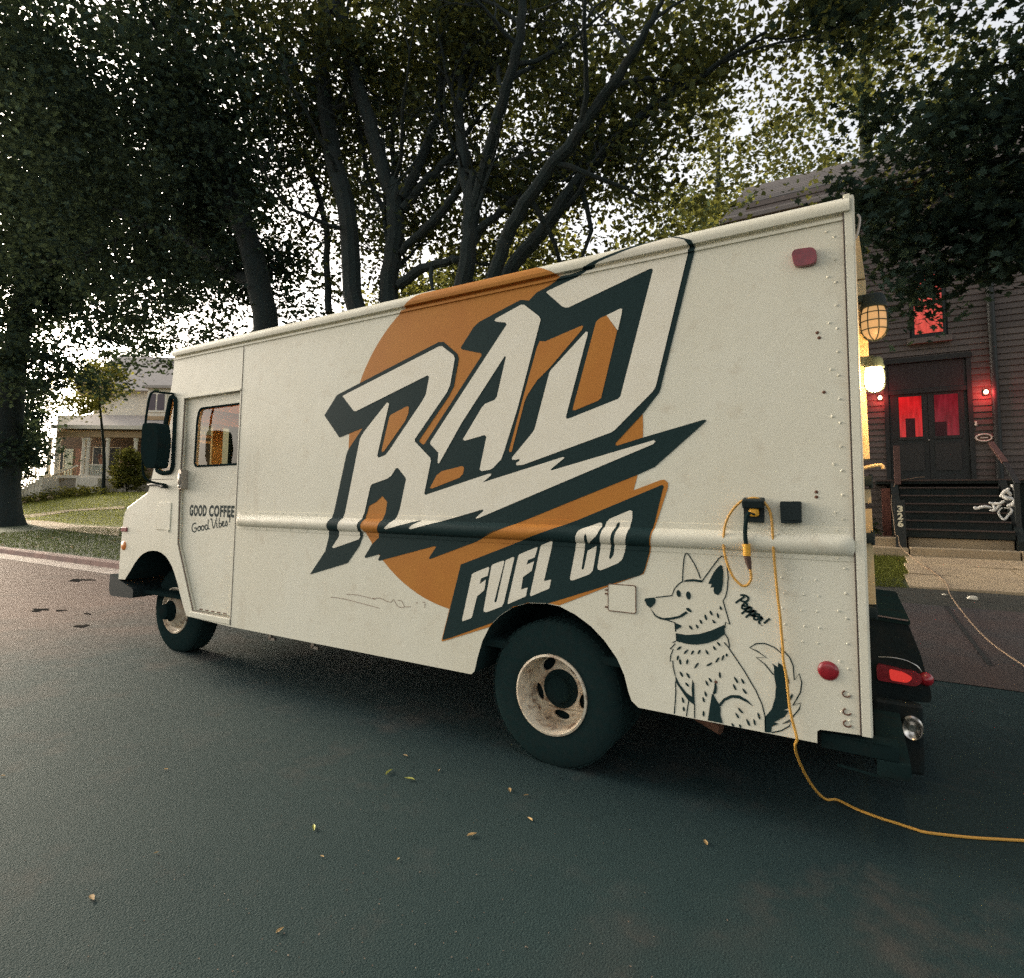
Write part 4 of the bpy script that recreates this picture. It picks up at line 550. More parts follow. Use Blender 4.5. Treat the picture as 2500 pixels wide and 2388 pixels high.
# ---- wheels
def wheel(cx, cy, r, w, front):
    """outer face at cy, towards -y"""
    b = MB(); rr = .222
    b.lathe([(.0, rr - .004), (-.004, rr + .012), (-.006, rr + .05), (.004, r - .055), (.018, r - .018), (.04, r - .003), (w / 2, r), (w - .04, r - .003), (w - .018, r - .018), (w, rr)], (cx, cy, r - .012), 'Y', 56)
    ty = b.build('wheel', rubber, truck)
    t = MB()
    for k in range(60):
        a = 2 * PI * k / 60
        c = Vector((cx + (r - .002) * math.cos(a), 0, r - .012 + (r - .002) * math.sin(a)))
        t.bar((c.x, cy + .03, c.z), (c.x, cy + w - .03, c.z), .026, .006, (math.cos(a), 0, math.sin(a)))
    tag(t.build('tread', rubber, ty), kind='stuff')
    z0 = r - .012; rim = MB()
    if front:
        prf = [(.010, rr), (-.012, rr - .002), (-.014, rr - .012), (.012, rr - .03), (.02, rr - .045), (-.01, .16), (-.035, .12), (-.05, .10)]
        holes, hr, dep = 6, .135, None
    else:
        prf = [(.004, rr), (-.012, rr - .001), (-.016, rr - .012), (.012, rr - .020), (.05, rr - .022), (.07, rr - .03), (.11, rr - .030), (.14, rr - .034), (.155, rr - .036)]
    rim.lathe(prf, (cx, cy, z0), 'Y', 56); ro = rim.build('rim', rimm, ty)
    # dished disc with hand holes
    R1 = .158 if front else .190; d0 = -.008 if front else .155; d1 = -.045 if front else .125; R0 = .092 if front else .108
    ha, hbb = (.026, .036) if front else (.030, .050)
    nh = 5; loops = [[(R1 * math.cos(t), R1 * math.sin(t)) for t in fr(0, 2 * PI, 48)[:-1]]]
    for k in range(nh):
        a = 2 * PI * k / nh + (.30 if front else PI + .30)
        loops.append([((R0 + R1) / 2 * 1.02 * math.cos(a) + ha * math.cos(t) * math.cos(a) - hbb * math.sin(t) * math.sin(a), (R0 + R1) / 2 * 1.02 * math.sin(a) + ha * math.cos(t) * math.sin(a) + hbb * math.sin(t) * math.cos(a)) for t in fr(0, 2 * PI, 18)[:-1]])
    loops.append([(R0 * math.cos(t), R0 * math.sin(t)) for t in fr(0, 2 * PI, 32)[:-1]])
    L = [[Vector((x, z, 0)) for x, z in lp] for lp in loops]; flat = [v for lp in L for v in lp]
    dm = MB(); dep = lambda v: cy + d0 + (d1 - d0) * sstep(R1, R0, math.hypot(v.x, v.y))
    n = len(flat); tri = tessellate_polygon(L)
    vs = [(cx + v.x, dep(v), z0 + v.y) for v in flat] + [(cx + v.x, dep(v) + .012, z0 + v.y) for v in flat]; fs = [tuple(t) for t in tri] + [tuple(n + i for i in t[::-1]) for t in tri]
    s0 = 0
    for lp in L:
        k = len(lp); fs += [(s0 + i, s0 + (i + 1) % k, n + s0 + (i + 1) % k, n + s0 + i) for i in range(k)]; s0 += k
    dm.add(vs, fs); dm.build('wheel_disc', rimm, ty)
    hb = MB(); o_ = d1
    hb.lathe([(o_ + .012, R0 + .002), (o_ - .004, R0 + .002), (o_ - .010, R0 - .006), (o_ - .02, .078), (o_ - (.075 if front else .045), .07), (o_ - (.085 if front else .055), .05), (o_ - (.087 if front else .057), 0)], (cx, cy, z0), 'Y', 28)
    hub = hb.build('hub', under, ty)
    nt = MB()
    for k in range(8):
        a = 2 * PI * k / 8 + .2; nt.lathe([(o_ - .026, 0), (o_ - .025, .008), (o_ + .0, .010)], (cx + .086 * math.cos(a), cy, z0 + .086 * math.sin(a)), 'Y', 6)
    nt.build('wheel_nut', under, hub)
    bk = MB(); bk.lathe([(w * .8, 0), (w * .8, rr - .01)], (cx, cy, z0), 'Y', 24); bk.build('brake_drum', under, ty)
wheel(-1.505, .035, .405, .24, False); wheel(-1.505, .31, .405, .22, False)
wheel(-1.505, W - .035 - .24, .405, .24, False)
wheel(-5.70, .26, .405, .22, True); wheel(-5.70, W - .48, .405, .22, True)
# wheel wells and underbody
for arch, y1 in ((archR, .62), (archF, .55)):
    b = MB(); k = len(arch); b.add([(x, y, z) for y in (.004, y1) for x, z in arch], [(i, i + 1, k + i + 1, k + i) for i in range(k - 1)] , True); b.add([(x, y1, z) for x, z in arch], [list(range(k))]); b.build('wheel_well', under, truck)
b = MB()
for y in (.62, W - .7): b.box((-6.0, y, .44), (.0, y + .08, .60))
for x in (-.3, -.95, -2.5, -3.4, -4.3): b.box((x, .1, .46), (x + .06, W - .1, .58))
b.box((-3.6, .75, .32), (-2.3, 1.4, .46), bev=.05); b.build('chassis', under, truck)
b = MB(); b.tube([(-1.505, .3, .39), (-1.505, W - .3, .39)], .06); b.lathe([(-.16, .06), (-.1, .15), (0, .18), (.1, .15), (.16, .06)], (-1.505, W / 2, .39), 'Y', 16); b.tube([(-5.7, .4, .36), (-5.7, W - .4, .36)], .05); b.build('axle', under, truck)
for x in (-4.05, -3.55):
    b = MB(); b.bar((x, .1, .43), (x, .1, .36), .03, .02); b.bar((x, .1, .365), (x + .06, .1, .365), .02, .02); b.build('step_bracket', steel, truck)
b = MB(); b.tube([(-.75, .25, .36), (-.62, .20, .33)], .028); b.build('exhaust_tip', rust, truck)
b = MB(); b.box((-.16, .03, .40), (.13, .13, .465), bev=.008); b.box((.05, .03, .33), (.17, W - .03, .40), bev=.008); b.tube([(-.12, .025, .468), (.10, .025, .468)], .004); b.tube([(-.10, .06, .33), (.10, .05, .32)], .006); b.build('rear_bumper', under, truck)

# ---- paint and lettering on the side
gcx, gcz, gr = LOGO
disc = [(gcx + gr * math.cos(t), gcz + gr * math.sin(t)) for t in fr(0, 2 * PI, 96)[:-1]]
disc = [(x, min(2.893, max(z, lerp_tab(x, [q for q in archR]) + .003 if -1.99 < x < -1.03 else 0))) for x, z in disc]
conform('logo_disc', [[disc]], .0012, orange, truck)
conform('banner_border', [[x] for x in BANNER_O], .0018, orange, truck)
def arch_clip(poly):                                             # keep the print off the wheel opening
    return poly
conform('banner', [[x] for x in BANNER], .0026, ink, truck)
conform('letter_outline', [[x] for x in BLACK], .0026, ink, truck)
for x in HOLES: conform('disc_patch', [[x]], .0034, orange, truck)
for x in WHITE: conform('letter', [[x]], .0042, letterw, truck)
for x in FUEL: conform('banner_letter', [[x]], .0036, letterw, truck)
conform('banner_letter', [FUEL_O], .0036, letterw, truck)
conform('dog_drawing', [[x] for x in DOGFILL], .0022, ink, truck)
def strokes(name, lines, w, off, m, parent, nsub=4, y0=0, closed=False):
    b = MB()
    for ln in lines:
        P = smooth_path(ln, nsub) if len(ln) > 2 else np.array(ln); n = len(P); vs = []
        for i in range(n):
            d = P[min(i + 1, n - 1)] - P[max(i - 1, 0)]; d = d / (np.hypot(*d) + 1e-9); nx, nz = -d[1] * w / 2, d[0] * w / 2
            for s_ in (1, -1):
                x, z = P[i][0] + nx * s_, P[i][1] + nz * s_; vs.append((x, prof(x, z) - off + y0, z))
        b.add(vs, [(2 * i, 2 * i + 1, 2 * i + 3, 2 * i + 2) for i in range(n - 1)])
    return b.build(name, m, parent)
strokes('dog_outline', DOGLINE, .0055, .0022, ink, truck, 1)
strokes('pepper_lettering', PEPPER, .0095, .0022, ink, truck)
strokes('vibes_lettering', VIBES, .0105, .0015, ink, truck, y0=.035)
scuffm = mat('scuff', (.3, .22, .17), .8)
for x in SCUFF: strokes('scuff_mark', [x], .004, .0016, scuffm, truck, 3)
def text_mesh(name, s, m, parent, M4, offset=0, extrude=0, spacing=1, align='LEFT', shear=0):
    c = bpy.data.curves.new(name, 'FONT'); c.body = s; c.size = 1; c.offset = offset; c.extrude = extrude; c.space_character = spacing; c.align_x = align; c.shear = shear; c.resolution_u = 3
    o = bpy.data.objects.new(name, c); col.objects.link(o); dg = bpy.context.evaluated_depsgraph_get(); dg.update()
    me = bpy.data.meshes.new_from_object(o.evaluated_get(dg)); bpy.data.objects.remove(o); bpy.data.curves.remove(c)
    xs = [v.co.x for v in me.vertices]; ys = [v.co.y for v in me.vertices]; x0, x1, y0, y1 = min(xs), max(xs), min(ys), max(ys)
    for v in me.vertices: v.co = M4((v.co.x - x0) / (x1 - x0), (v.co.y - y0) / (y1 - y0), v.co.z)
    me.materials.clear(); me.materials.append(m); me.name = name
    q = bpy.data.objects.new(name, me); col.objects.link(q)
    if parent is not None: q.parent = parent
    return q
for s_, a, c in (('GOOD', -5.165, -4.905), ('COFFEE', -4.868, -4.505)):
    text_mesh('door_lettering', s_, ink, truck, lambda u, v, h, a=a, c=c: Vector((a + (c - a) * u, .0335, 1.318 + .103 * v)), offset=.042, spacing=1.16)
# ---------------------------------------------------------------- trees
bark = mat('bark', (.010, .020, .019), .95, noise=[(3, (.019, .022, .018), .45, .7, (3, 3, .5)), (16, (.012, .016, .015), .5, .75, (2, 2, .3))], bump=(18, .6))
leafD = leaf_mat('dark_leaves', (.046, .080, .068), (.045, .060, .026), .5, 1.5)
leafM = leaf_mat('mid_leaves', (.048, .072, .048), (.14, .14, .03), .5, 1.6)
leafL = leaf_mat('light_leaves', (.08, .09, .03), (.22, .21, .04), .5, 1.6)
KITE = (np.array([(0, 0, 0), (-.36, .42, .10), (0, 1, -.06), (.36, .42, .10)]), [(0, 2, 1), (0, 3, 2)])
MAPLE = (np.array([(0, 0, 0), (.22, -.04, .02), (.20, .20, .0), (.52, .18, .05), (.36, .42, .02), (.50, .62, .05), (.20, .58, 0), (0, 1, -.08), (-.20, .58, 0), (-.50, .62, .05), (-.36, .42, .02), (-.52, .18, .05), (-.20, .20, 0), (-.22, -.04, .02)]),
         [(0, 1, 2), (0, 2, 12), (0, 12, 13), (2, 3, 4), (2, 4, 12), (12, 4, 10), (12, 10, 11), (4, 5, 6), (4, 6, 10), (10, 6, 8), (10, 8, 9), (6, 7, 8)])
def leaf_mesh(name, P, size, m, parent, shape=KITE, upb=.5, droop=0.):
    P = np.asarray(P, np.float32); N = len(P); base, tris = shape; k = len(base)
    nrm = rng.normal(size=(N, 3)); nrm[:, 2] = np.abs(nrm[:, 2]) + upb; nrm /= np.linalg.norm(nrm, axis=1)[:, None]
    ax = rng.normal(size=(N, 3)); ax[:, 2] -= droop; ax -= nrm * (ax * nrm).sum(1)[:, None]; ax /= np.linalg.norm(ax, axis=1)[:, None]
    bx = np.cross(ax, nrm); s = size * rng.uniform(.65, 1.25, N)
    V = P[:, None, :] + s[:, None, None] * (base[None, :, 0, None] * bx[:, None, :] + (base[None, :, 1, None] - .5) * ax[:, None, :] + base[None, :, 2, None] * nrm[:, None, :])
    T = np.array(tris); F = (np.arange(N)[:, None, None] * k + T[None]).reshape(-1, 3)
    me = bpy.data.meshes.new(name); me.vertices.add(N * k); me.vertices.foreach_set('co', V.reshape(-1).astype(np.float32))
    nf = len(F); me.loops.add(nf * 3); me.loops.foreach_set('vertex_index', F.reshape(-1).astype(np.int32))
    me.polygons.add(nf); me.polygons.foreach_set('loop_start', np.arange(nf, dtype=np.int32) * 3); me.polygons.foreach_set('loop_total', np.full(nf, 3, np.int32))
    me.update(); me.materials.append(m)
    o = bpy.data.objects.new(name, me); col.objects.link(o); o.parent = parent
    return o
def in_ell(c, r, n, shell=.0):
    d = rng.normal(size=(n, 3)); d /= np.linalg.norm(d, axis=1)[:, None]
    q = (shell + (1 - shell) * rng.random(n)) ** (1 / 3) if shell == 0 else shell + (1 - shell) * rng.random(n)
    return np.array(c) + d * q[:, None] * np.array(r)
def clusters(C, per, sig, flat=.55):
    n = len(C); k = rng.poisson(per, n); rep = np.repeat(np.arange(n), k)
    s = sig * rng.uniform(.6, 1.3, n)[rep]
    return np.asarray(C)[rep] + rng.normal(size=(len(rep), 3)) * s[:, None] * np.array([1, 1, flat])
def branch(b, a, d, L, r, tips, gen=0, up_=.12):
    """a crooked tapering branch with forks; collects twig points"""
    pts = [np.array(a, float)]; d = np.array(d, float); d /= np.linalg.norm(d); n = 6
    for i in range(n):
        d = d + rng.normal(size=3) * .17 + np.array([0, 0, up_ * .3]); d /= np.linalg.norm(d); pts.append(pts[-1] + d * L / n)
    b.tube([Vector(p) for p in pts], [r * (1 - .82 * i / n) for i in range(n + 1)], 5 if r < .04 else 7)
    tips += pts[3:]
    if gen < 2:
        for i in (2, 3, 4, 5):
            if rng.random() < .8:
                s = d + rng.normal(size=3) * .75; branch(b, pts[i], s, L * rng.uniform(.4, .65), r * .5 * (1 - .5 * i / n), tips, gen + 1, up_)
# the maple behind the truck, several limbs from one trunk
t1 = empty('street_tree', (-6.3, 4.8, .17), 'large street tree with many limbs spreading from one trunk behind the truck', 'tree', 'trees along the street')
o3 = np.array([-6.3, 4.8, .17]); tips1 = []
b = MB(); b.tube(cr([(0, 0, -.3), (0, 0, .3), (.02, 0, 1.2), (0, .02, 2.2), (0, 0, 2.9)]), smooth_path([(.62,), (.5,), (.43,), (.44,), (.36,)])[:, 0], 14)
b.build('trunk', bark, t1)
root = {'A': 0, 'B': 0, 'C': 0, 'D': 0, 'E': 0}
for k, path in STEMS.items():
    P = np.array(path); P[:, :3] -= o3; P = np.concatenate([P, [[*(P[-1, :3] + (P[-1, :3] - P[-2, :3]) * .9), P[-1, 3] * .5]]])
    if k in root:
        f0 = P[0, :3] * .12 + np.array([0, 0, 2.1]); P = np.concatenate([[[*f0, .2], [*((P[0, :3] + f0) / 2 + np.array([0, 0, -.25])), P[0, 3] * 1.1]], P])
    P[:, 3] *= 1.08
    S = smooth_path(P, 4); S[:, :3] += rng.normal(size=(len(S), 3)) * .012; b = MB(); b.tube([Vector(q[:3]) for q in S], [max(.008, q) for q in S[:, 3]], 9)
    side_tips = []
    for i in range(len(S) * 2 // 5, len(S), 2):
        if S[i, 2] + o3[2] > 5.6 and rng.random() < .75:
            dd = S[min(i + 1, len(S) - 1), :3] - S[i, :3]; dd /= np.linalg.norm(dd) + 1e-6
            branch(b, S[i, :3], dd * .6 + rng.normal(size=3) * .7, rng.uniform(1.2, 2.6), min(.05, S[i, 3] * .55), side_tips, 0)
    b.build('limb', bark, t1); tips1 += [t + o3 for t in side_tips]
tips1 = np.array(tips1)
C = np.concatenate([tips1[(tips1[:, 2] > 6.0) & ((tips1[:, 1] > 5.0) | (tips1[:, 2] > 9.6))][::5], in_ell((-5.5, 8.6, 9.0), (8.5, 2.4, 4.2), 230), in_ell((-5.5, 5.6, 12.6), (7, 3.5, 2.0), 60), in_ell((-2.2, 5.6, 9.0), (2.6, 1.6, 1.4), 24)])
L1 = clusters(C, 56, .42)
leaf_mesh('crown', L1 - o3, .125, leafM, t1)
# left trunk by the pavement and the tree that stands between it and the truck
def big_tree(label, base, stems, ells, per, sig, size, lm, group='trees along the street', tname='street_tree', shape=KITE, nb=10, flat=.55):
    t = empty(tname, base, label, 'tree', group); B = np.array(base, float); tips = []
    for j, st in enumerate(stems):
        P = np.array(st, float); P[:, :3] -= B; S = smooth_path(P, 4); b = MB(); b.tube([Vector(q[:3]) for q in S], [max(.01, q) for q in S[:, 3]], 10); tt = []
        for i in range(len(S) // 3, len(S)):
            if rng.random() < nb / len(S):
                dd = S[min(i + 1, len(S) - 1), :3] - S[i - 1, :3]; dd /= np.linalg.norm(dd) + 1e-6
                branch(b, S[i, :3], dd * .5 + rng.normal(size=3) * .8 * np.array([1, 1, .6]), rng.uniform(1.5, 3.2), min(.07, S[i, 3] * .5), tt, 0)
        b.build('trunk' if j == 0 else 'limb', bark, t); tips += tt
    C = [np.array(tips)[::5] + B] if tips else []
    for e in ells: C.append(in_ell(*e))
    C = np.concatenate(C); leaf_mesh('crown', clusters(C, per, sig, flat) - B, size, lm, t, shape)
    return t
def grow(path, base_r, x=None):
    P = [list(p) for p in path]; z0 = terrain(P[0][0], P[0][1])
    return [[P[0][0] + .05, P[0][1], z0 - .25, base_r * 1.5], [P[0][0] + .03, P[0][1], z0 + .35, base_r * 1.12]] + P
s3 = [[STEM3[0][0] + .35, STEM3[0][1], terrain(-10.2, 4.6) - .3, .5], [STEM3[0][0] + .3, STEM3[0][1], .6, .36], [STEM3[0][0] + .15, STEM3[0][1], 2.6, .28]] + STEM3 + [[STEM3[-1][0] - .4, 4.1, 16, .05]]
big_tree('broad street tree leaning left just beyond the front of the truck', (s3[0][0], s3[0][1], .17), [s3, STEM3b + [[STEM3b[-1][0] - 1.6, 4.6, STEM3b[-1][2] + .9, .03]]],
         [((-13.2, 4.6, 9.6), (4.6, 4.2, 4.2), 190), ((-11.8, 3.2, 10.2), (4.5, 3.5, 2.6), 90), ((-13, 5.5, 6.0), (3.2, 2.6, 1.3), 26), ((-13.5, 2.0, 11.0), (4.0, 3, 2.5), 150), ((-17, 3.5, 11.0), (4, 3, 3.5), 130)], 62, .38, .14, leafD, nb=16)
b2 = STEM2[0]; s2 = [[b2[0], b2[1], terrain(b2[0], b2[1]) - .3, .95], [b2[0], b2[1], .7, .60]] + [q for q in STEM2[1:]]
big_tree('massive dark street tree at the left edge of the picture', (b2[0], b2[1], .24), [s2, STEM2b],
         [((-27, 7, 11.5), (9, 6, 6.0), 340), ((-22, 6.5, 13), (7, 4.5, 4.0), 190), ((-29.5, 6, 6.4), (4.5, 3, 2.6), 45), ((-31.8, 7.2, 3.7), (2.0, 1.2, 1.3), 34)], 76, .42, .22, leafD, nb=20)
# nearer tree on the right: its branches hang over the house front
rb = (4.9, 6.6, .22)
rst = [[4.9, 6.6, -.1, .34], [4.9, 6.6, .7, .25], [4.85, 6.6, 2.6, .2], [4.7, 6.5, 4.6, .17], [4.3, 6.4, 7.0, .12], [3.9, 6.2, 9.5, .06]]
rl = [[[4.75, 6.5, 4.2, .11], [3.9, 6.6, 5.2, .08], [2.8, 6.7, 5.9, .055], [1.6, 6.8, 6.2, .03], [.3, 6.9, 6.3, .012]],
      [[4.5, 6.45, 5.6, .10], [3.6, 6.2, 7.2, .07], [2.5, 6.0, 8.4, .045], [1.2, 5.8, 9.2, .015]]]
big_tree('broad leaved street tree at the right edge hanging over the house front', rb, [rst] + rl,
         [((3.0, 7.0, 6.1), (2.0, 1.4, 1.0), 62), ((2.2, 7.2, 5.2), (1.6, 1.0, .55), 52), ((1.1, 7.0, 5.9), (1.2, 1.0, .6), 30), ((1.2, 7.0, 7.1), (1.4, 1.0, .7), 24), ((2.9, 7.0, 7.5), (2.0, 1.2, .7), 24), ((1.5, 6.4, 8.8), (2.6, 1.4, 1.4), 20), ((4.2, 6.6, 9), (2, 2, 2), 12), ((1.05, 7.5, 4.75), (.55, .6, .35), 9), ((3.3, 7, 7.4), (1.6, 1.2, .6), 5)],
         44, .26, .13, leafD, shape=MAPLE, nb=7)
# trees further back, behind the truck and between the houses
bk = [('tall light green tree far behind the middle of the truck', (-11.5, 19, .57), 11, 4.6, leafL), ('olive green tree behind the truck cab and the street tree', (-17.5, 20, 1.2), 12, 5.0, leafM),
      ('olive tree behind the truck roof beside the brown house', (-5.2, 17.5, .56), 10, 3.8, leafM), ('tall tree far back beside the brown house roof', (-5.5, 26, .57), 14, 5, leafL),
      ('tall tree far back above the truck front', (-24, 28, 1.8), 14, 6, leafM), ('wide tree far back on the left behind the cream house', (-43, 34, 1.8), 14, 7.5, leafM), ('low light green tree close behind the street tree, behind the letter R', (-10.8, 14.5, .56), 8.6, 3.2, leafL), ('low light green tree close behind the street tree, behind the letter A', (-6.2, 15.2, .56), 9.2, 3.0, leafL), ('low light green tree behind the truck front, left of the street tree', (-15.6, 16.0, .9), 8.8, 3.2, leafL), ('very tall tree rising over the brown house roof', (1.0, 27, .58), 25, 6.0, leafM), ('very tall tree rising left of the brown house roof', (-6.5, 32, .58), 25, 6.0, leafM), ('dark dense tree behind the roof of the cream house', (-52, 22, 1.8), 12, 5, leafD)]
for lab, (x, y, z), h, r, lm in bk:
    s_ = [[x, y, z - .3, .3 * h / 10], [x, y, z + .5, .22 * h / 10], [x + .2, y, z + h * .4, .16 * h / 10], [x - .1, y + .2, z + h * .75, .09 * h / 10], [x + .1, y, z + h * .97, .03]]
    cz = z + h * .60
    big_tree(lab, (x, y, z), [s_], [((x, y, cz), (r, r * .8, h * .40), int(4.2 * r * h * .5)), ((x, y, z + h * .35), (r * .8, r * .6, h * .22), int(1.6 * r * h * .5))], 34, .50, .25, lm, 'trees behind the truck', 'background_tree', nb=12)
big_tree('mid green tree standing in front of the upper wall of the cream house', (-37.1, 13.4, 1.6), [[[-37.1, 13.4, 1.3, .14], [-37.1, 13.4, 2.2, .10], [-36.8, 13.2, 4.0, .08], [-35.8, 12.4, 6.6, .05], [-35.3, 12, 8.4, .02]]],
         [((-35.6, 11.9, 7.6), (2.0, 1.4, 1.4), 64), ((-36.8, 11.6, 6.4), (1.4, 1.0, .6), 16)], 36, .34, .19, leafL, 'trees by the cream house', 'background_tree', nb=2)
big_tree('dark dense tree at the left side of the cream house porch', (-42.4, 11.0, 1.3), [[[-42.4, 11.0, .9, .25], [-42.4, 11, 2.0, .18], [-42.3, 11, 4.6, .13], [-42.3, 11, 8.0, .05]]],
         [((-42.0, 11.2, 6.2), (1.3, 1.0, 2.6), 90), ((-43.0, 11.4, 3.2), (1.2, .8, 1.6), 50)], 36, .36, .20, leafD, 'trees by the cream house', 'background_tree', nb=8)
for lab, (x, y), ells in (('street tree across the road behind the viewer on the left', (-5.0, -9.0), [((-4.5, -7.8, 8.4), (5.5, 4.2, 3.0), 120)]), ('street tree across the road behind the viewer on the right', (6.5, -8.6), [((5.0, -7.6, 8.4), (5.5, 4.2, 3.0), 120)]), ('unseen street tree added to shade the road at the right', (10.2, 4.9), [((8.4, 2.6, 8.4), (5.0, 4.8, 2.8), 130)])):  # the last tree is out of view, added to darken the road at right
    big_tree(lab, (x, y, 0), [[[x, y, -.3, .5], [x, y, .6, .36], [x + .2, y + .2, 3, .28], [x, y + .5, 6, .2], [x, y + .8, 10, .06]]], ells, 34, .5, .30, leafM, 'trees across the street', 'street_tree', nb=8)
tl = []
for k in range(240):
    x = rng.uniform(-120, 40); y = rng.uniform(48, 66) - .25 * x * (x < 0) * .6; tl.append((x, y, rng.uniform(.5, 1) ** 1.2 * (7 + 2.0 * math.sin(x * .21)) * rng.uniform(.25, 1)))
tag(leaf_mesh('far_trees', clusters(np.array(tl), 24, 1.3, .8), .8, leafM, None), 'hazy line of far trees closing the view behind the houses', 'trees', kind='stuff')

# ---------------------------------------------------------------- brown house on the right
HY = 13.8
siding = mat('brown_siding', (.135, .108, .095), .7, noise=[(2, (.11, .085, .075), .4, .7), (18, (.18, .14, .12), .55, .8, (.3, 1, 1))], vary=('object', .82, 1.15))
trimd = mat('dark_trim', (.022, .026, .025), .6)
stepm = mat('step_boards', (.024, .032, .031), .8, noise=(6, (.036, .036, .032), .4, .7), spec=.1)
stepe = mat('worn_step_edge', (.085, .056, .048), .8)
railm = mat('rail_wood', (.15, .075, .062), .65, noise=(8, (.10, .05, .04), .4, .7))
house = empty('house', (1.6, HY, .5), 'dark brown clapboard house with red lit double doors behind the truck', 'house')
hl = Vector((1.6, HY, .5))
def hb(name, a, c, m, parent=None, **k):
    b = MB(); b.box([p - q for p, q in zip(a, hl)], [p - q for p, q in zip(c, hl)], bev=k.get('bev', 0)); return b.build(name, m, parent or house)
hb('wall', (-2.4, HY + .03, .3), (8, HY + 8, 10.0), trimd)
DO = (.70, 2.42, 4.98); WO = (1.38, 1.93, 5.62, 7.12)
pitch = .146; nrow = 0
z = .62
while z < 9.9:
    spans = [(-2.4, 8.0)]
    def cut(sp, a, c):
        o = []
        for u, v in sp:
            if c <= u or a >= v: o.append((u, v))
            else:
                if u < a: o.append((u, a))
                if v > c: o.append((c, v))
        return o
    if z < DO[2]: spans = cut(spans, DO[0], DO[1])
    if WO[2] - .22 < z < WO[3] + .1: spans = cut(spans, WO[0] - .1, WO[1] + .1)
    for u, v in spans:
        b = MB(); x0, x1 = u - hl.x, v - hl.x; jz = rng.uniform(-.004, .004)
        b.add([(x, y, zz) for x in (x0, x1) for y, zz in ((.028, z - .5 + jz), (-.012, z - .5 + jz), (.012, z + pitch - .498 + jz), (.03, z + pitch - .498 + jz))], [(0, 1, 5, 4), (1, 2, 6, 5), (2, 3, 7, 6), (3, 0, 4, 7), (0, 3, 2, 1), (4, 5, 6, 7)])
        b.build('siding_board', siding, house)
    z += pitch
for x0, x1 in ((DO[0], DO[0] + .09), (DO[1] - .09, DO[1])): hb('door_frame', (x0, HY - .03, 2.14), (x1, HY + .1, 4.98), trimd)
hb('door_frame', (DO[0] - .02, HY - .05, 4.98), (DO[1] + .02, HY + .1, 5.10), trimd)
hb('transom', (DO[0] + .1, HY + .0, 4.32), (DO[1] - .1, HY + .06, 4.96), mat('transom_dark', (.05, .045, .045), .3))
hb('door_frame', (DO[0] + .09, HY - .02, 4.22), (DO[1] - .09, HY + .08, 4.32), trimd)
def red_pane(name, c, s):
    M = emit_mat(name, c, s); n = M.node_tree.nodes; l = M.node_tree.links; tc = n.new('ShaderNodeTexCoord'); mp = n.new('ShaderNodeMapping'); mp.inputs['Scale'].default_value = (9, 1, 1.6); nz = n.new('ShaderNodeTexNoise'); nz.inputs['Scale'].default_value = 1.3; nz.inputs['Detail'].default_value = 4
    mr = n.new('ShaderNodeMapRange'); mr.inputs[1].default_value = .3; mr.inputs[2].default_value = .7; mr.inputs[3].default_value = .35 * s; mr.inputs[4].default_value = 1.35 * s
    l.new(tc.outputs['Object'], mp.inputs[0]); l.new(mp.outputs[0], nz.inputs[0]); l.new(nz.outputs[0], mr.inputs[0]); l.new(mr.outputs[0], n['Principled BSDF'].inputs['Emission Strength']); n['Principled BSDF'].inputs['Roughness'].default_value = .15; return M
redA = red_pane('red_lit_glass', (.80, .022, .025), .17); redB = red_pane('dim_red_glass', (.26, .018, .03), .16); redW = red_pane('red_lit_window', (.95, .12, .09), .19)
for k, (x0, x1, gm) in enumerate(((.80, 1.565, redA), (1.575, 2.32, redB))):
    d = hb('door', (x0, HY + .012, 2.14), (x1, HY + .06, 4.21), trimd)
    g0, g1 = (1.0, 1.45) if k == 0 else (1.70, 2.15)
    hb('door_glass', (g0, HY + .004, 3.17), (g1, HY + .011, 4.15), gm, d)
    hb('door_rail', (g0 - .04, HY - .004, 3.10), (g1 + .04, HY + .011, 3.165), trimd, d)
    hb('door_panel', (g0 - .02, HY + .0, 2.35), (g1 + .02, HY + .011, 2.98), mat('door_panel', (.03, .03, .028), .5), d)
    hb('curtain', (g0 + (.12 if k == 0 else .0), HY + .001, 3.17), (g0 + (.31 if k == 0 else .22), HY + .0035, 3.62 if k == 0 else 3.50), mat('dark_curtain', (.05, .015, .02), .8), d)
hb('door_knob', (1.545, HY - .04, 3.05), (1.585, HY + .01, 3.09), steel, None, bev=.01)
wf = hb('window', (WO[0] - .06, HY - .02, WO[2] - .06), (WO[1] + .06, HY + .02, WO[3] + .06), trimd)
for z0, z1 in ((5.66, 6.36), (6.44, 7.08)): hb('window_pane', (WO[0], HY - .026, z0), (WO[1], HY - .021, z1), redW, wf)
hb('window_sill', (WO[0] - .16, HY - .10, WO[2] - .20), (WO[1] + .16, HY + .02, WO[2] - .07), mat('grey_trim', (.17, .14, .125), .7), wf)
b = MB(); b.tube([(2.82 - hl.x, -.08, 1.2 - .5), (2.82 - hl.x, -.08, 9.5 - .5)], .075, 10); b.build('downspout', trimd, house)
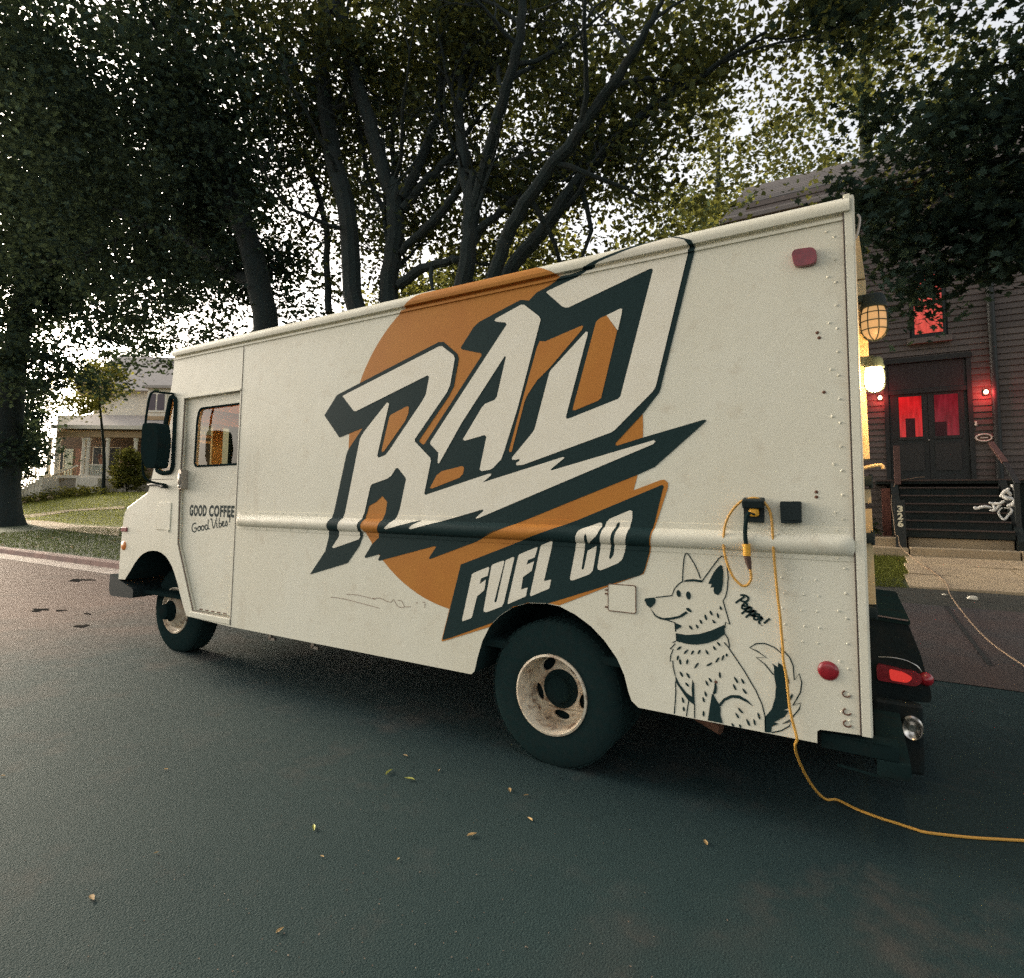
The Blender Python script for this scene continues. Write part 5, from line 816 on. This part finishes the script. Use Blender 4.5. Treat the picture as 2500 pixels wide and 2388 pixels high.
for x, z, e in ((.615, 4.16, .9), (2.655, 4.12, 1.3)):
    b = MB(); b.box((x - .05 - hl.x, -.05, z - .56), (x + .05 - hl.x, -.012, z - .44), bev=.01); b.bar((x - hl.x, -.03, z - .5), (x - hl.x, -.10, z - .46), .02, .02); wlp = b.build('wall_lamp', trimd, house)
    b = MB(); b.lathe([(-.045, 0), (-.04, .025), (-.01, .042), (.02, .038), (.045, .02), (.05, 0)], (x - hl.x, -.10, z - .5), 'Z', 16); b.build('bulb', emit_mat('red_bulb', (1.0, .50, .30), 5), wlp)
    ld = bpy.data.lights.new('porch_light', 'POINT'); ld.energy = 3.5 * e; ld.color = (1, .04, .05); ld.shadow_soft_size = .05; lo = bpy.data.objects.new('porch_light', ld); col.objects.link(lo); lo.location = (x, HY - .22, z - .02)
# roof: overhanging eave and two slopes of shingle courses
shing = mat('roof_shingle', (.05, .042, .04), .85, noise=(5, (.05, .045, .045), .4, .7), vary=('object', .7, 1.3))
for k in range(16):
    y0 = -.55 + k * .3; z0 = 9.35 - .5 + k * .21
    b = MB(); b.add([(-3.0 - hl.x, y0, z0), (8.2 - hl.x, y0, z0), (8.2 - hl.x, y0 + .34, z0 + .23), (-3.0 - hl.x, y0 + .34, z0 + .23), (-3.0 - hl.x, y0, z0 - .05), (8.2 - hl.x, y0, z0 - .05), (8.2 - hl.x, y0 + .34, z0 + .18), (-3.0 - hl.x, y0 + .34, z0 + .18)],
        [(0, 1, 2, 3), (7, 6, 5, 4), (0, 4, 5, 1), (1, 5, 6, 2), (2, 6, 7, 3), (3, 7, 4, 0)]); b.build('shingle_course', shing, house)
hb('gutter', (-3.0, HY - .68, 9.22), (8.2, HY - .54, 9.36), mat('grey_gutter', (.2, .17, .155), .6), None, bev=.02)
# porch landing and stair
FZ = 2.10
hb('porch_floor', (.45, 12.75, FZ - .10), (6.5, HY + .02, FZ), stepm); hb('porch_nosing', (.45, 12.725, FZ - .04), (6.5, 12.749, FZ - .005), stepe)
hb('porch_skirt', (2.75, 12.85, .5), (6.5, 12.9, FZ - .10), stepm)
for k in range(6):
    zt = FZ - .175 * (k + 1); y0 = 12.75 - .24 * (k + 1)
    st_ = hb('step', (.86, y0, zt - .05), (2.60, y0 + .26, zt), stepm); hb('step_riser', (.86, y0 + .02, zt - .175), (2.60, y0 + .05, zt - .05), stepm); hb('step_nosing', (.87, y0 - .012, zt - .035), (2.59, y0 - .001, zt - .008), stepe, st_)
for x in (.72, 2.62):
    b = MB(); b.prism([(12.74, FZ - .02), (11.25, .86), (11.25, .55), (12.74, .55)], x - hl.x, x + .13 - hl.x, lambda u, v, h: (h, u - HY, v - .5)); b.build('stair_side', stepm, house)
hb('newel_post', (.79, 12.60, 1.98), (.91, 12.72, 2.86), railm, None, bev=.01)
b = MB(); b.bar((2.53 - hl.x, 12.7 - HY, 2.86 - .5), (2.66 - hl.x, 12.2 - HY, 2.40 - .5), .10, .06); b.build('handrail', railm, house)
b = MB(); b.bar((2.662 - hl.x, 12.19 - HY, 2.39 - .5), (2.72 - hl.x, 11.6 - HY, 1.95 - .5), .09, .05); b.build('handrail', trimd, house)
b = MB(); b.box((2.66 - hl.x, 11.55 - HY, .55 - .5), (2.74 - hl.x, 11.63 - HY, 1.95 - .5)); b.build('newel_post', trimd, house)
b = MB(); b.box((.54 - hl.x, 12.68 - HY, .55 - .5), (.70 - hl.x, 12.9 - HY, 1.9 - .5)); b.build('brick_pier', mat('brick_red', (.22, .085, .06), .9, noise=(9, (.13, .05, .04), .45, .6)), house)
# house number on the stair side, facing the street
numm = mat('cream_number', (.92, .84, .62), .5)
b = MB(); b.box((.70 - hl.x, 11.20 - HY, .56 - .5), (.88 - hl.x, 11.245 - HY, 1.62 - .5)); b.build('number_board', trimd, house)
for k, ch in enumerate('326'):
    text_mesh('number', ch, numm, house, lambda u, v, h, k=k: Vector((.742 - hl.x + .098 * u, 11.19 - HY + h * .01, 1.37 - .150 * k + .135 * v - .5)), offset=.035)
# two low stone steps before the stair
for k, (y0, y1, zt) in enumerate(((11.0, 11.45, .68), (11.42, 12.2, .86))):
    for i, (xa, xb) in enumerate(((-.4, .90), (.92, 2.6), (2.62, 5.2))):
        b = MB(); b.box((xa, y0, terrain(xa, y0) - .1), (xb, y1, zt - .02 * (i == 0)), bev=.02)
        tag(b.build('stone_step', walk_m), ['tan stone step at the foot of the house stair, left block of the lower course', 'tan stone step at the foot of the house stair, middle block of the lower course', 'tan stone step at the foot of the house stair, right block of the lower course',
            'tan stone step right below the house number, left block of the upper course', 'tan stone step right under the bottom wooden tread, middle of the upper course', 'tan stone step at the foot of the house stair, right block of the upper course'][k * 3 + i], 'stone step', 'stone steps before the house')
# oval plaque, door bell, white balloon figure, planter
pq = empty('plaque', (2.585, HY - .02, 3.08), 'small oval plaque with a pale rim on the siding right of the red doors', 'plaque')
b = MB(); b.lathe([(-.02, 0), (-.02, .13), (.0, .135)], (0, 0, 0), 'Y', 28); o = b.build('plaque_face', mat('plaque_brown', (.14, .07, .05), .6), pq); o.scale = (1, 1, .55)
b = MB(); b.tube([(.145 * math.cos(t), -.02, .08 * math.sin(t)) for t in fr(0, 2 * PI, 28)], .018, 8); b.build('plaque_rim', mat('pale_rim', (.85, .74, .64), .5), pq)
b = MB(); b.box((-.07, -.028, -.012), (.07, -.02, .012)); b.build('plaque_bar', mat('pale_rim2', (.85, .74, .64), .5), pq)
b = MB(); b.box((2.43, HY - .05, 3.36), (2.475, HY - .014, 3.47), bev=.01); tag(b.build('doorbell', letterw), 'small white door bell box beside the right door frame', 'door bell')
bal = empty('balloon_figure', (2.50, 11.75, 1.30), 'white twisted balloon figure hanging on the stair handrail', 'balloon figure')
whb = mat('white_balloon', (.92, .90, .85), .3)
def sau(pts, r, parent=bal, nm='balloon_loop'):
    P = smooth_path([tuple(p) for p in pts], 5); n = len(P); b = MB(); b.tube([Vector(p) for p in P], [r * (.35 + .65 * math.sin(PI * min(1, max(0, i / (n - 1)))) ** .45) for i in range(n)], 10); b.build(nm, whb, parent)
k_ = .0078                                                       # metres per enlarged pixel, from the figure's own height
def bp(l): return [((x - 1400) * .00205, -.02 * (i % 2), (1130 - y) * .00205 * 1.02 + .12) for i, (x, y) in enumerate(l)]
for l, r in (([(1470, 885), (1500, 905), (1495, 940)], .035), ([(1430, 940), (1460, 915)], .03), ([(1390, 1000), (1430, 940), (1470, 985)], .035), ([(1400, 985), (1440, 1010), (1480, 1010)], .04), ([(1490, 1010), (1485, 1060), (1430, 1085)], .045), ([(1420, 1030), (1380, 1060), (1330, 1060), (1300, 1050)], .03),
             ([(1330, 1070), (1340, 1120), (1300, 1125)], .03), ([(1320, 1100), (1260, 1090), (1200, 1110), (1190, 1090)], .032), ([(1400, 1050), (1360, 1100), (1350, 1120)], .022),
             ([(1400, 1095), (1370, 1130), (1375, 1170), (1405, 1210), (1440, 1170), (1465, 1130), (1455, 1105), (1410, 1100)], .022)): sau(bp(l), r)
pt = empty('planter', (3.30, 12.2, .86), 'grey planter box with white flowers at the right edge beside the stair', 'planter')
b = MB(); b.box((-.18, -.15, 0), (.35, .2, .42), bev=.02); b.box((-.20, -.17, .38), (.37, .22, .46), bev=.01); b.build('box', mat('planter_grey', (.2, .17, .14), .8), pt)
fl = leaf_mesh('flower', clusters(np.array([(0, 0, .55), (.2, 0, .6), (.1, -.1, .35), (-.05, -.16, .25)]), 25, .06), .06, letterw, pt); leaf_mesh('foliage', clusters(np.array([(0, 0, .5), (.2, .05, .5), (.1, 0, .45)]), 60, .1), .09, leafM, pt)
for i, (x, y, s, lab) in enumerate(((.0, 11.9, .35, 'small light green shrub against the truck end of the house stair'), (-.55, 12.3, .5, 'dark green shrub under the house wall left of the stair'), (3.9, 11.9, .45, 'dark green shrub in front of the porch at the right edge'))):
    sh = empty('shrub', (x, y, terrain(x, y) + (.3 if i < 1 else .2)), lab, 'shrub', 'shrubs by the brown house'); leaf_mesh('foliage', clusters(in_ell((0, 0, s * .7), (s, s * .7, s * .8), 22), 34, .09), .08, leafM if i < 1 else leafD, sh)
    b = MB()
    for k in range(5): b.tube([(0, 0, -.3), (rng.uniform(-.5, .5) * s, rng.uniform(-.4, .4) * s, s)], [.012, .005], 5)
    b.build('stem', bark, sh)
# litter on the dark strip
for i, (u, v, s, lab) in enumerate(((1.02, 6.9, .05, 'white paper scrap lying flat on the dark soil strip'), (1.30, 6.75, .09, 'crumpled pale paper litter on the dark soil strip'))):
    b = MB(); pts = in_ell((0, 0, s * .4), (s, s * .7, s * .35), 12)
    bm_ = bmesh.new(); [bm_.verts.new(p) for p in pts]; bmesh.ops.convex_hull(bm_, input=bm_.verts[:]); me = bpy.data.meshes.new('litter'); bm_.to_mesh(me); bm_.free(); me.materials.append(letterw)
    o = bpy.data.objects.new('litter', me); col.objects.link(o); o.location = (u, v, terrain(u, v) + .015); tag(o, lab, 'litter', 'litter on the soil strip')

# ---------------------------------------------------------------- cream house on the left
cream = mat('cream_paint', (.84, .78, .66), .7, noise=(3, (.74, .67, .54), .45, .75)); creamd = mat('tan_paint', (.45, .32, .18), .7); roofp = mat('pale_roof', (.42, .38, .34), .85, noise=(6, (.34, .3, .27), .4, .7))
darkin = mat('dark_opening', (.02, .022, .02), .4)
ch = empty('house', (-40.97, 14.61, 1.78), 'cream painted house with a columned porch and white stair at the far left', 'house', None, math.radians(30.814))
def cb(name, a, c, m, parent=None, bev=0):
    b = MB(); b.box(a, c, bev=bev); return b.build(name, m, parent or ch)
ux = lambda u: (u - 230) / 38.9
vz = lambda v: (1202 - v) / 38.9
uw = lambda u, y: (u - 230) / 38.9 + (u - 1250) / 1400 * y
cb('wall', (-4.4, 2.2, -.5), (6.5, 9, 5.2), cream)
cb('porch_shade_panel', (-4.3, 2.17, .9), (6.4, 2.199, 4.0), mat('porch_shade_brown', (.16, .11, .075), .8))  # brown panel paints in the dark of the porch behind the columns
cb('upper_wall', (-2.6, 3.0, 5.0), (6.5, 9, 7.2), cream)
cb('bay_wall', (2.1, 1.4, 4.6), (6.2, 4, 6.95), cream)
rf = MB(); rf.add([(-3.4, 2.4, 7.0), (7, 2.4, 7.0), (7, 6, 10.2), (-3.4, 6, 10.2), (-3.4, 9.6, 7.0), (7, 9.6, 7.0)], [(0, 1, 2, 3), (3, 2, 5, 4), (0, 3, 4), (1, 5, 2), (0, 4, 5, 1)]); rf.build('roof', roofp, ch)
gb = MB(); gb.prism([(-3.1, 6.6), (-1.4, 6.6), (-1.4, 7.4), (-2.2, 8.2), (-3.1, 7.4)], 2.1, 3.2, lambda u, v, h: (u, h, v)); gb.build('gable', creamd, ch)
gt = MB(); gt.bar((-3.3, 2.05, 7.25), (-2.2, 2.05, 8.35), .25, .14, (0, -1, 0)); gt.bar((-2.2, 2.05, 8.35), (-1.2, 2.05, 7.3), .25, .14, (0, -1, 0)); gt.build('gable_trim', cream, ch)
cb('bay_roof', (1.9, 1.1, 6.95), (6.5, 4.2, 7.12), roofp)
wdw = cb('window', (uw(346, 1.34), 1.34, vz(993)), (uw(394, 1.34), 1.4, vz(941)), cream)
for u0, u1 in ((350, 367), (371, 389)): cb('pane', (uw(u0, 1.33), 1.325, vz(988)), (uw(u1, 1.33), 1.339, vz(946)), mat('window_dark', (.07, .045, .06), .2), wdw)
cb('bay_band', (2.05, 1.3, 4.85), (6.3, 1.5, 5.1), creamd)
pr_ = MB(); pr_.prism([(-.5, vz(1046)), (2.4, 5.3), (2.4, vz(1046))], ux(132), ux(420), lambda u, v, h: (h, u, v)); pr_.build('porch_roof', roofp, ch)
cb('eave', (ux(132), -.62, vz(1047)), (ux(420), -.45, vz(1038)), cream); cb('porch_beam', (ux(138), -.3, vz(1066)), (ux(420), -.1, vz(1052)), creamd); cb('porch_ceiling', (ux(138), -.3, vz(1050)), (ux(420), 2.2, vz(1049)), creamd)
cb('porch_floor', (ux(112), -.5, 0.9), (ux(420), 2.2, vz(1160)), cream); cb('porch_base', (ux(112), -.4, -.6), (ux(420), -.3, .9), mat('porch_lattice', (.35, .31, .25), .8))
for u in (121, 143, 204, 215, 262, 330, 390):
    b = MB(); b.lathe([(1.02, .16), (1.12, .16), (1.14, .125), (2.0, .12), (3.2, .10), (3.25, .14), (3.4, .15)], (ux(u), -.2, .05), 'Z', 14); b.build('column', cream, ch)
cb('door', (uw(178, 2.1), 2.12, 1.1), (uw(194, 2.1), 2.2, 3.0), mat('brown_door', (.25, .12, .07), .5)); cb('side_panel', (uw(153, 2.1), 2.12, 1.1), (uw(172, 2.1), 2.2, 2.95), mat('pale_green_panel', (.5, .52, .42), .6))
for u0, u1 in ((222, 240), (262, 285), (130, 148)): w_ = cb('window', (uw(u0, 2.1) - .06, 2.13, 1.5), (uw(u1, 2.1) + .06, 2.2, 3.1), cream); cb('pane', (uw(u0, 2.1), 2.11, 1.56), (uw(u1, 2.1), 2.129, 3.04), darkin, w_)
cb('porch_rail', (ux(216), -.25, 1.72), (ux(255), -.17, 1.8), cream)
for k in range(9): cb('baluster', (ux(219) + k * .11, -.23, 1.1), (ux(219) + k * .11 + .05, -.19, 1.72), mat('baluster_pale', (.55, .58, .5), .7) if k == 0 else bpy.data.materials['baluster_pale'])
for k in range(7):
    cb('step', (ux(98) + k * .21, -1.7, -.6), (ux(98) + k * .21 + .24, -.4, .0 + k * .15), cream)
for y, (ua, va, ub, vb) in ((-1.75, (88, 1163, 152, 1136)), (-.45, (140, 1161, 199, 1136))):
    b = MB(); b.bar((ux(ua), y, vz(va)), (ux(ub), y, vz(vb)), .10, .09); b.build('stair_rail', cream, ch)
    for k in range(8):
        t = (k + .5) / 8; x = ux(ua) + (ux(ub) - ux(ua)) * t; zt = vz(va) + (vz(vb) - vz(va)) * t
        b = MB(); b.box((x - .02, y - .02, zt - .6), (x + .02, y + .02, zt)); b.build('baluster', creamd, ch)
nw = cb('newel_post', (ux(76), -1.95, -.3), (ux(87), -1.65, vz(1164)), cream); cb('post_cap', (ux(74), -2.02, vz(1164)), (ux(89), -1.6, vz(1159)), cream, nw, .01)
cb('base_block', (ux(206), -.75, -.5), (ux(258), -.42, vz(1166)), cream)
pp = empty('plant_pot', tuple(Matrix.Translation((-40.97, 14.61, 1.78)) @ Matrix.Rotation(math.radians(30.814), 4, 'Z') @ Vector((ux(248), -.1, 1.8))), 'terracotta pot with a red flowering plant on the porch of the cream house', 'plant pot')
b = MB(); b.lathe([(0, .14), (.3, .2), (.34, .22), (.34, .0)], (0, 0, 0), 'Z', 16); b.build('pot', mat('terracotta', (.42, .2, .12), .8), pp); leaf_mesh('plant', clusters(np.array([(0, 0, .55), (.1, 0, .5), (-.1, 0, .5)]), 40, .12), .12, mat('reddish_leaf', (.3, .14, .09), .7), pp)['kind'] = 'stuff'
# bush and low planting by the cream house, lawn grass
bu = empty('bush', (-36.9, 14.6, 1.75), 'round bright green bush at the corner of the cream house', 'bush')
leaf_mesh('foliage', clusters(np.concatenate([in_ell((0, 0, 1.1), (1.15, .9, 1.05), 120), in_ell((.3, 0, 2.2), (.8, .7, .5), 30)]), 44, .17), .13, leafL, bu)
b = MB()
for k in range(7): b.tube([(0, 0, -.3), (rng.uniform(-.5, .5), rng.uniform(-.4, .4), 1.4)], [.03, .01], 5)
b.build('stem', bark, bu)
hd = []
for k in range(60):
    t = k / 59; q = Vector((-43.6, 11.2, 0)).lerp(Vector((-37.8, 13.6, 0)), t) + Vector((rng.normal() * .3, rng.normal() * .3, 0)); hd.append((q.x, q.y, terrain(q.x, q.y) + rng.uniform(.05, .4)))
tag(leaf_mesh('low_planting', clusters(np.array(hd), 60, .22), .12, leafL, None), 'low green planting along the foot of the cream house', 'plants', kind='stuff')
st = []
for k, (x, y, s) in enumerate(((-42.3, 11.55, .35), (-40.6, 12.2, .3), (-38.9, 12.95, .32), (-41.4, 11.9, .22))):
    bm_ = bmesh.new()
    for p in in_ell((0, 0, .08), (s, s * .7, .16), 24, .8): bm_.verts.new(p)
    bmesh.ops.convex_hull(bm_, input=bm_.verts[:]); me = bpy.data.meshes.new('edging_stone'); bm_.to_mesh(me); bm_.free(); me.materials.append(walk_m)
    o = bpy.data.objects.new('edging_stone', me); col.objects.link(o); o.location = (x, y, terrain(x, y) + .03)
    tag(o, ['pale edging stone nearest the foot of the cream house stair', 'pale edging stone below the middle of the cream house porch', 'pale edging stone nearest the bright bush', 'smallest pale edging stone in the low planting'][k], 'stone', 'stones edging the planting')
# grass blades on the lawn, the parkway and the patch behind the truck
def grass(name, region, n, size, m, label):
    P = []
    while len(P) < n:
        x, y = rng.uniform(*region[0]), rng.uniform(*region[1])
        if region[2](x, y): P.append((x, y, terrain(x, y) + size * .3))
    o = leaf_mesh(name, P, size, m, None, (np.array([(-.07, 0, 0), (.07, 0, 0), (.02, 1, .25)]), [(0, 1, 2)]), -.4, -3.); return tag(o, label, 'grass', kind='stuff')
grL = leaf_mat('lawn_grass', (.24, .25, .05), (.32, .33, .05)); grD = leaf_mat('parkway_grass', (.055, .075, .03), (.075, .095, .025)); grM = leaf_mat('patch_grass', (.10, .115, .03), (.14, .15, .03))
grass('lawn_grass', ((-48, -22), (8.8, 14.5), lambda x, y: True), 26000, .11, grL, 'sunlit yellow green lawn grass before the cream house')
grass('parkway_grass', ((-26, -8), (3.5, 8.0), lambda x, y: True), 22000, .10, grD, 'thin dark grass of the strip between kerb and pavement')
grass('yard_grass', ((-1.5, .9), (7.3, 11.0), lambda x, y: x < .62 + .06 * (y - 7.4) + .05 * math.sin(3 * y)), 12000, .09, grM, 'patch of short green grass just behind the truck')
for k in range(14):
    pass

# ---------------------------------------------------------------- black equipment box carried behind the truck, with its lamps
dk = mat('box_dark', (.010, .016, .017), .45, noise=(12, (.018, .020, .019), .45, .7), bump=(30, .1), spec=.12)
def tb(name, m, fn, parent=truck, bevel=0): b = MB(); fn(b); return b.build(name, m, parent, bevel)
rbx = tb('rear_box', dk, lambda b: b.prism(roundpoly([(.05, .44), (.31, .46), (.315, .50), (.275, .70), (.225, .855), (.05, .87)], .02), .80, 2.0, lambda u, v, h: (u, h, v)), bevel=.015)
tb('box_lid', under, lambda b: b.prism(roundpoly([(.045, .862), (.232, .848), (.236, .872), (.045, .885)], .006), .785, 2.01, lambda u, v, h: (u, h, v)), rbx, .004)
tb('box_edge', mat('edge_worn', (.16, .12, .11), .4), lambda b: b.tube([(.08, .783, .884), (.225, .783, .872)], .004), rbx)
tb('lamp_bracket', dk, lambda b: (b.box((.05, .74, .10), (.27, .79, .46), bev=.02), b.box((.05, .80, .12), (.25, 1.9, .44), bev=.03)))
redlit = emit_mat('tail_light_red', (.75, .04, .03), .2)
tlo = tb('tail_light', redlens, lambda b: b.prism(roundpoly([(.075, .545), (.25, .54), (.278, .575), (.26, .612), (.075, .63)], .02), .765, .80, lambda u, v, h: (u, h, v)), bevel=.006)
tb('lit_lens', redlit, lambda b: b.prism(roundpoly([(.135, .557), (.21, .555), (.235, .585), (.195, .607), (.13, .615)], .015), .7585, .7645, lambda u, v, h: (u, h, v)), tlo)
tb('lamp_hood', chrome, lambda b: b.tube(cr([(.085, .77, .668), (.15, .765, .675), (.21, .765, .668), (.255, .77, .645), (.272, .775, .618)]), .0035), tlo)
tb('turn_signal', redref, lambda b: b.lathe([(-.03, 0), (-.024, .022), (-.01, .033), (0, .035)], (.292, .80, .578), 'Y', 16))
blo = tb('backup_lamp', chrome, lambda b: b.lathe([(-.012, 0), (-.013, .018), (-.004, .022), (-.012, .046), (-.022, .055), (-.012, .062), (.03, .058)], (.22, .735, .34), 'Y', 24)); blo.scale = (.8, 1, 1); blo.location = (.044, 0, 0)

# ---------------------------------------------------------------- cords, leaves on the road
def cord(name, pts, r, m, label): b = MB(); b.tube(cr(pts, 5), r, 7); return tag(b.build(name, m), label, 'cord')
ec = empty('extension_cord', (-.40, -.05, 1.2), 'yellow extension cord looped over the power inlet and trailing under the truck', 'cord')
o_ = Vector((-.40, -.05, 1.2))
down = [0, (-.262, -.01, .40), (-.258, .06, .325), (-.232, .20, .19), (-.20, .32, .085), (-.165, .41, .02)]
path = [tuple(p) for p in CORD_UP] + down[1:] + [tuple(p) for p in CORD_GROUND]
path += [(.66, .53, .008), (.9, .5, .008), (1.4, .55, .008)]
b = MB(); b.tube([p - o_ for p in cr(path, 5)], .0062, 7); b.build('cord', yellow, ec)
b = MB(); b.tube([p - o_ for p in cr([tuple(q) for q in PIGTAIL], 4)], .0095, 8); b.build('pigtail', rubber, ec)
b = MB(); b.box(Vector((-.43, -.058, 1.418)) - o_, Vector((-.385, -.03, 1.458)) - o_, bev=.012); b.build('plug', yconn, ec)
P = [Vector(q) - o_ for q in CONN]; b = MB(); b.tube([P[0], P[1]], [.0165, .0175], 10); b.build('connector', yconn, ec)
b = MB(); b.tube([P[1], P[2], P[3]], [.016, .014, .008], 10); b.build('connector_end', mat('brown_rubber', (.09, .05, .035), .7), ec)
white_cord = mat('pale_cord', (.34, .235, .15), .7)
cp = [(1.35, 12.70, FZ + .05), (1.2, 12.70, FZ + .04), (1.12, 12.70, FZ + .015), (.95, 12.70, FZ - .01), (.80, 12.62, FZ - .09), (.70, 12.3, 1.62), (.695, 11.6, 1.2), (.70, 11.28, .90)] + CORD2
cord('power_cord', cp, .0065, white_cord, 'thin pale power cord running from the house porch down to the road')
dry = mat('dry_leaf', (.42, .28, .12), .8, vary=('object', .6, 1.3)); green = mat('green_leaf', (.42, .42, .10), .7)
for i, (x, y, s, g, lab) in enumerate(LEAVES):
    b = MB(); c, s_ = math.cos(i * 1.7), math.sin(i * 1.7); pts = []
    prof_ = [(0, 0), (.25, .28), (.55, .30), (.8, .16), (1, 0)]
    L_ = 5; vs = []
    for t, w in prof_:
        for sg in (-1, 0, 1):
            u, v = (t - .5) * s, sg * w * s * (.35 if g else .6); zz = .004 + abs(sg) * w * s * .35 + .12 * s * (t - .4) ** 2
            vs.append((u * c - v * s_, u * s_ + v * c, zz))
    b.add(vs, [(3 * i_ + j, 3 * i_ + j + 1, 3 * i_ + 4 + j, 3 * i_ + 3 + j) for i_ in range(4) for j in range(2)], True)
    o = b.build('fallen_leaf', green if g else dry, None, loc=(x, y, .002)); tag(o, lab, 'fallen leaf', 'fallen leaves on the road')
P = []
while len(P) < 520:
    x, y = rng.normal(-1.1, .9), rng.normal(-1.55, .45)
    if -2.9 < y < -.3: P.append((x, y, .003))
tag(leaf_mesh('grit', P, .0065, mat('grit', (.16, .12, .09), .9), None, KITE, 3), 'tiny bits of grit and leaf crumbs scattered on the road', 'grit', kind='stuff')
P = [(rng.uniform(-26, -8), rng.uniform(3.5, 7.5), 0) for k in range(240)]; P = [(x, y, terrain(x, y) + .05) for x, y, _ in P]
tag(leaf_mesh('leaf_litter', P, .08, dry, None, KITE, 1.5), 'brown leaf litter on the grass strip beside the kerb', 'leaf litter', kind='stuff')
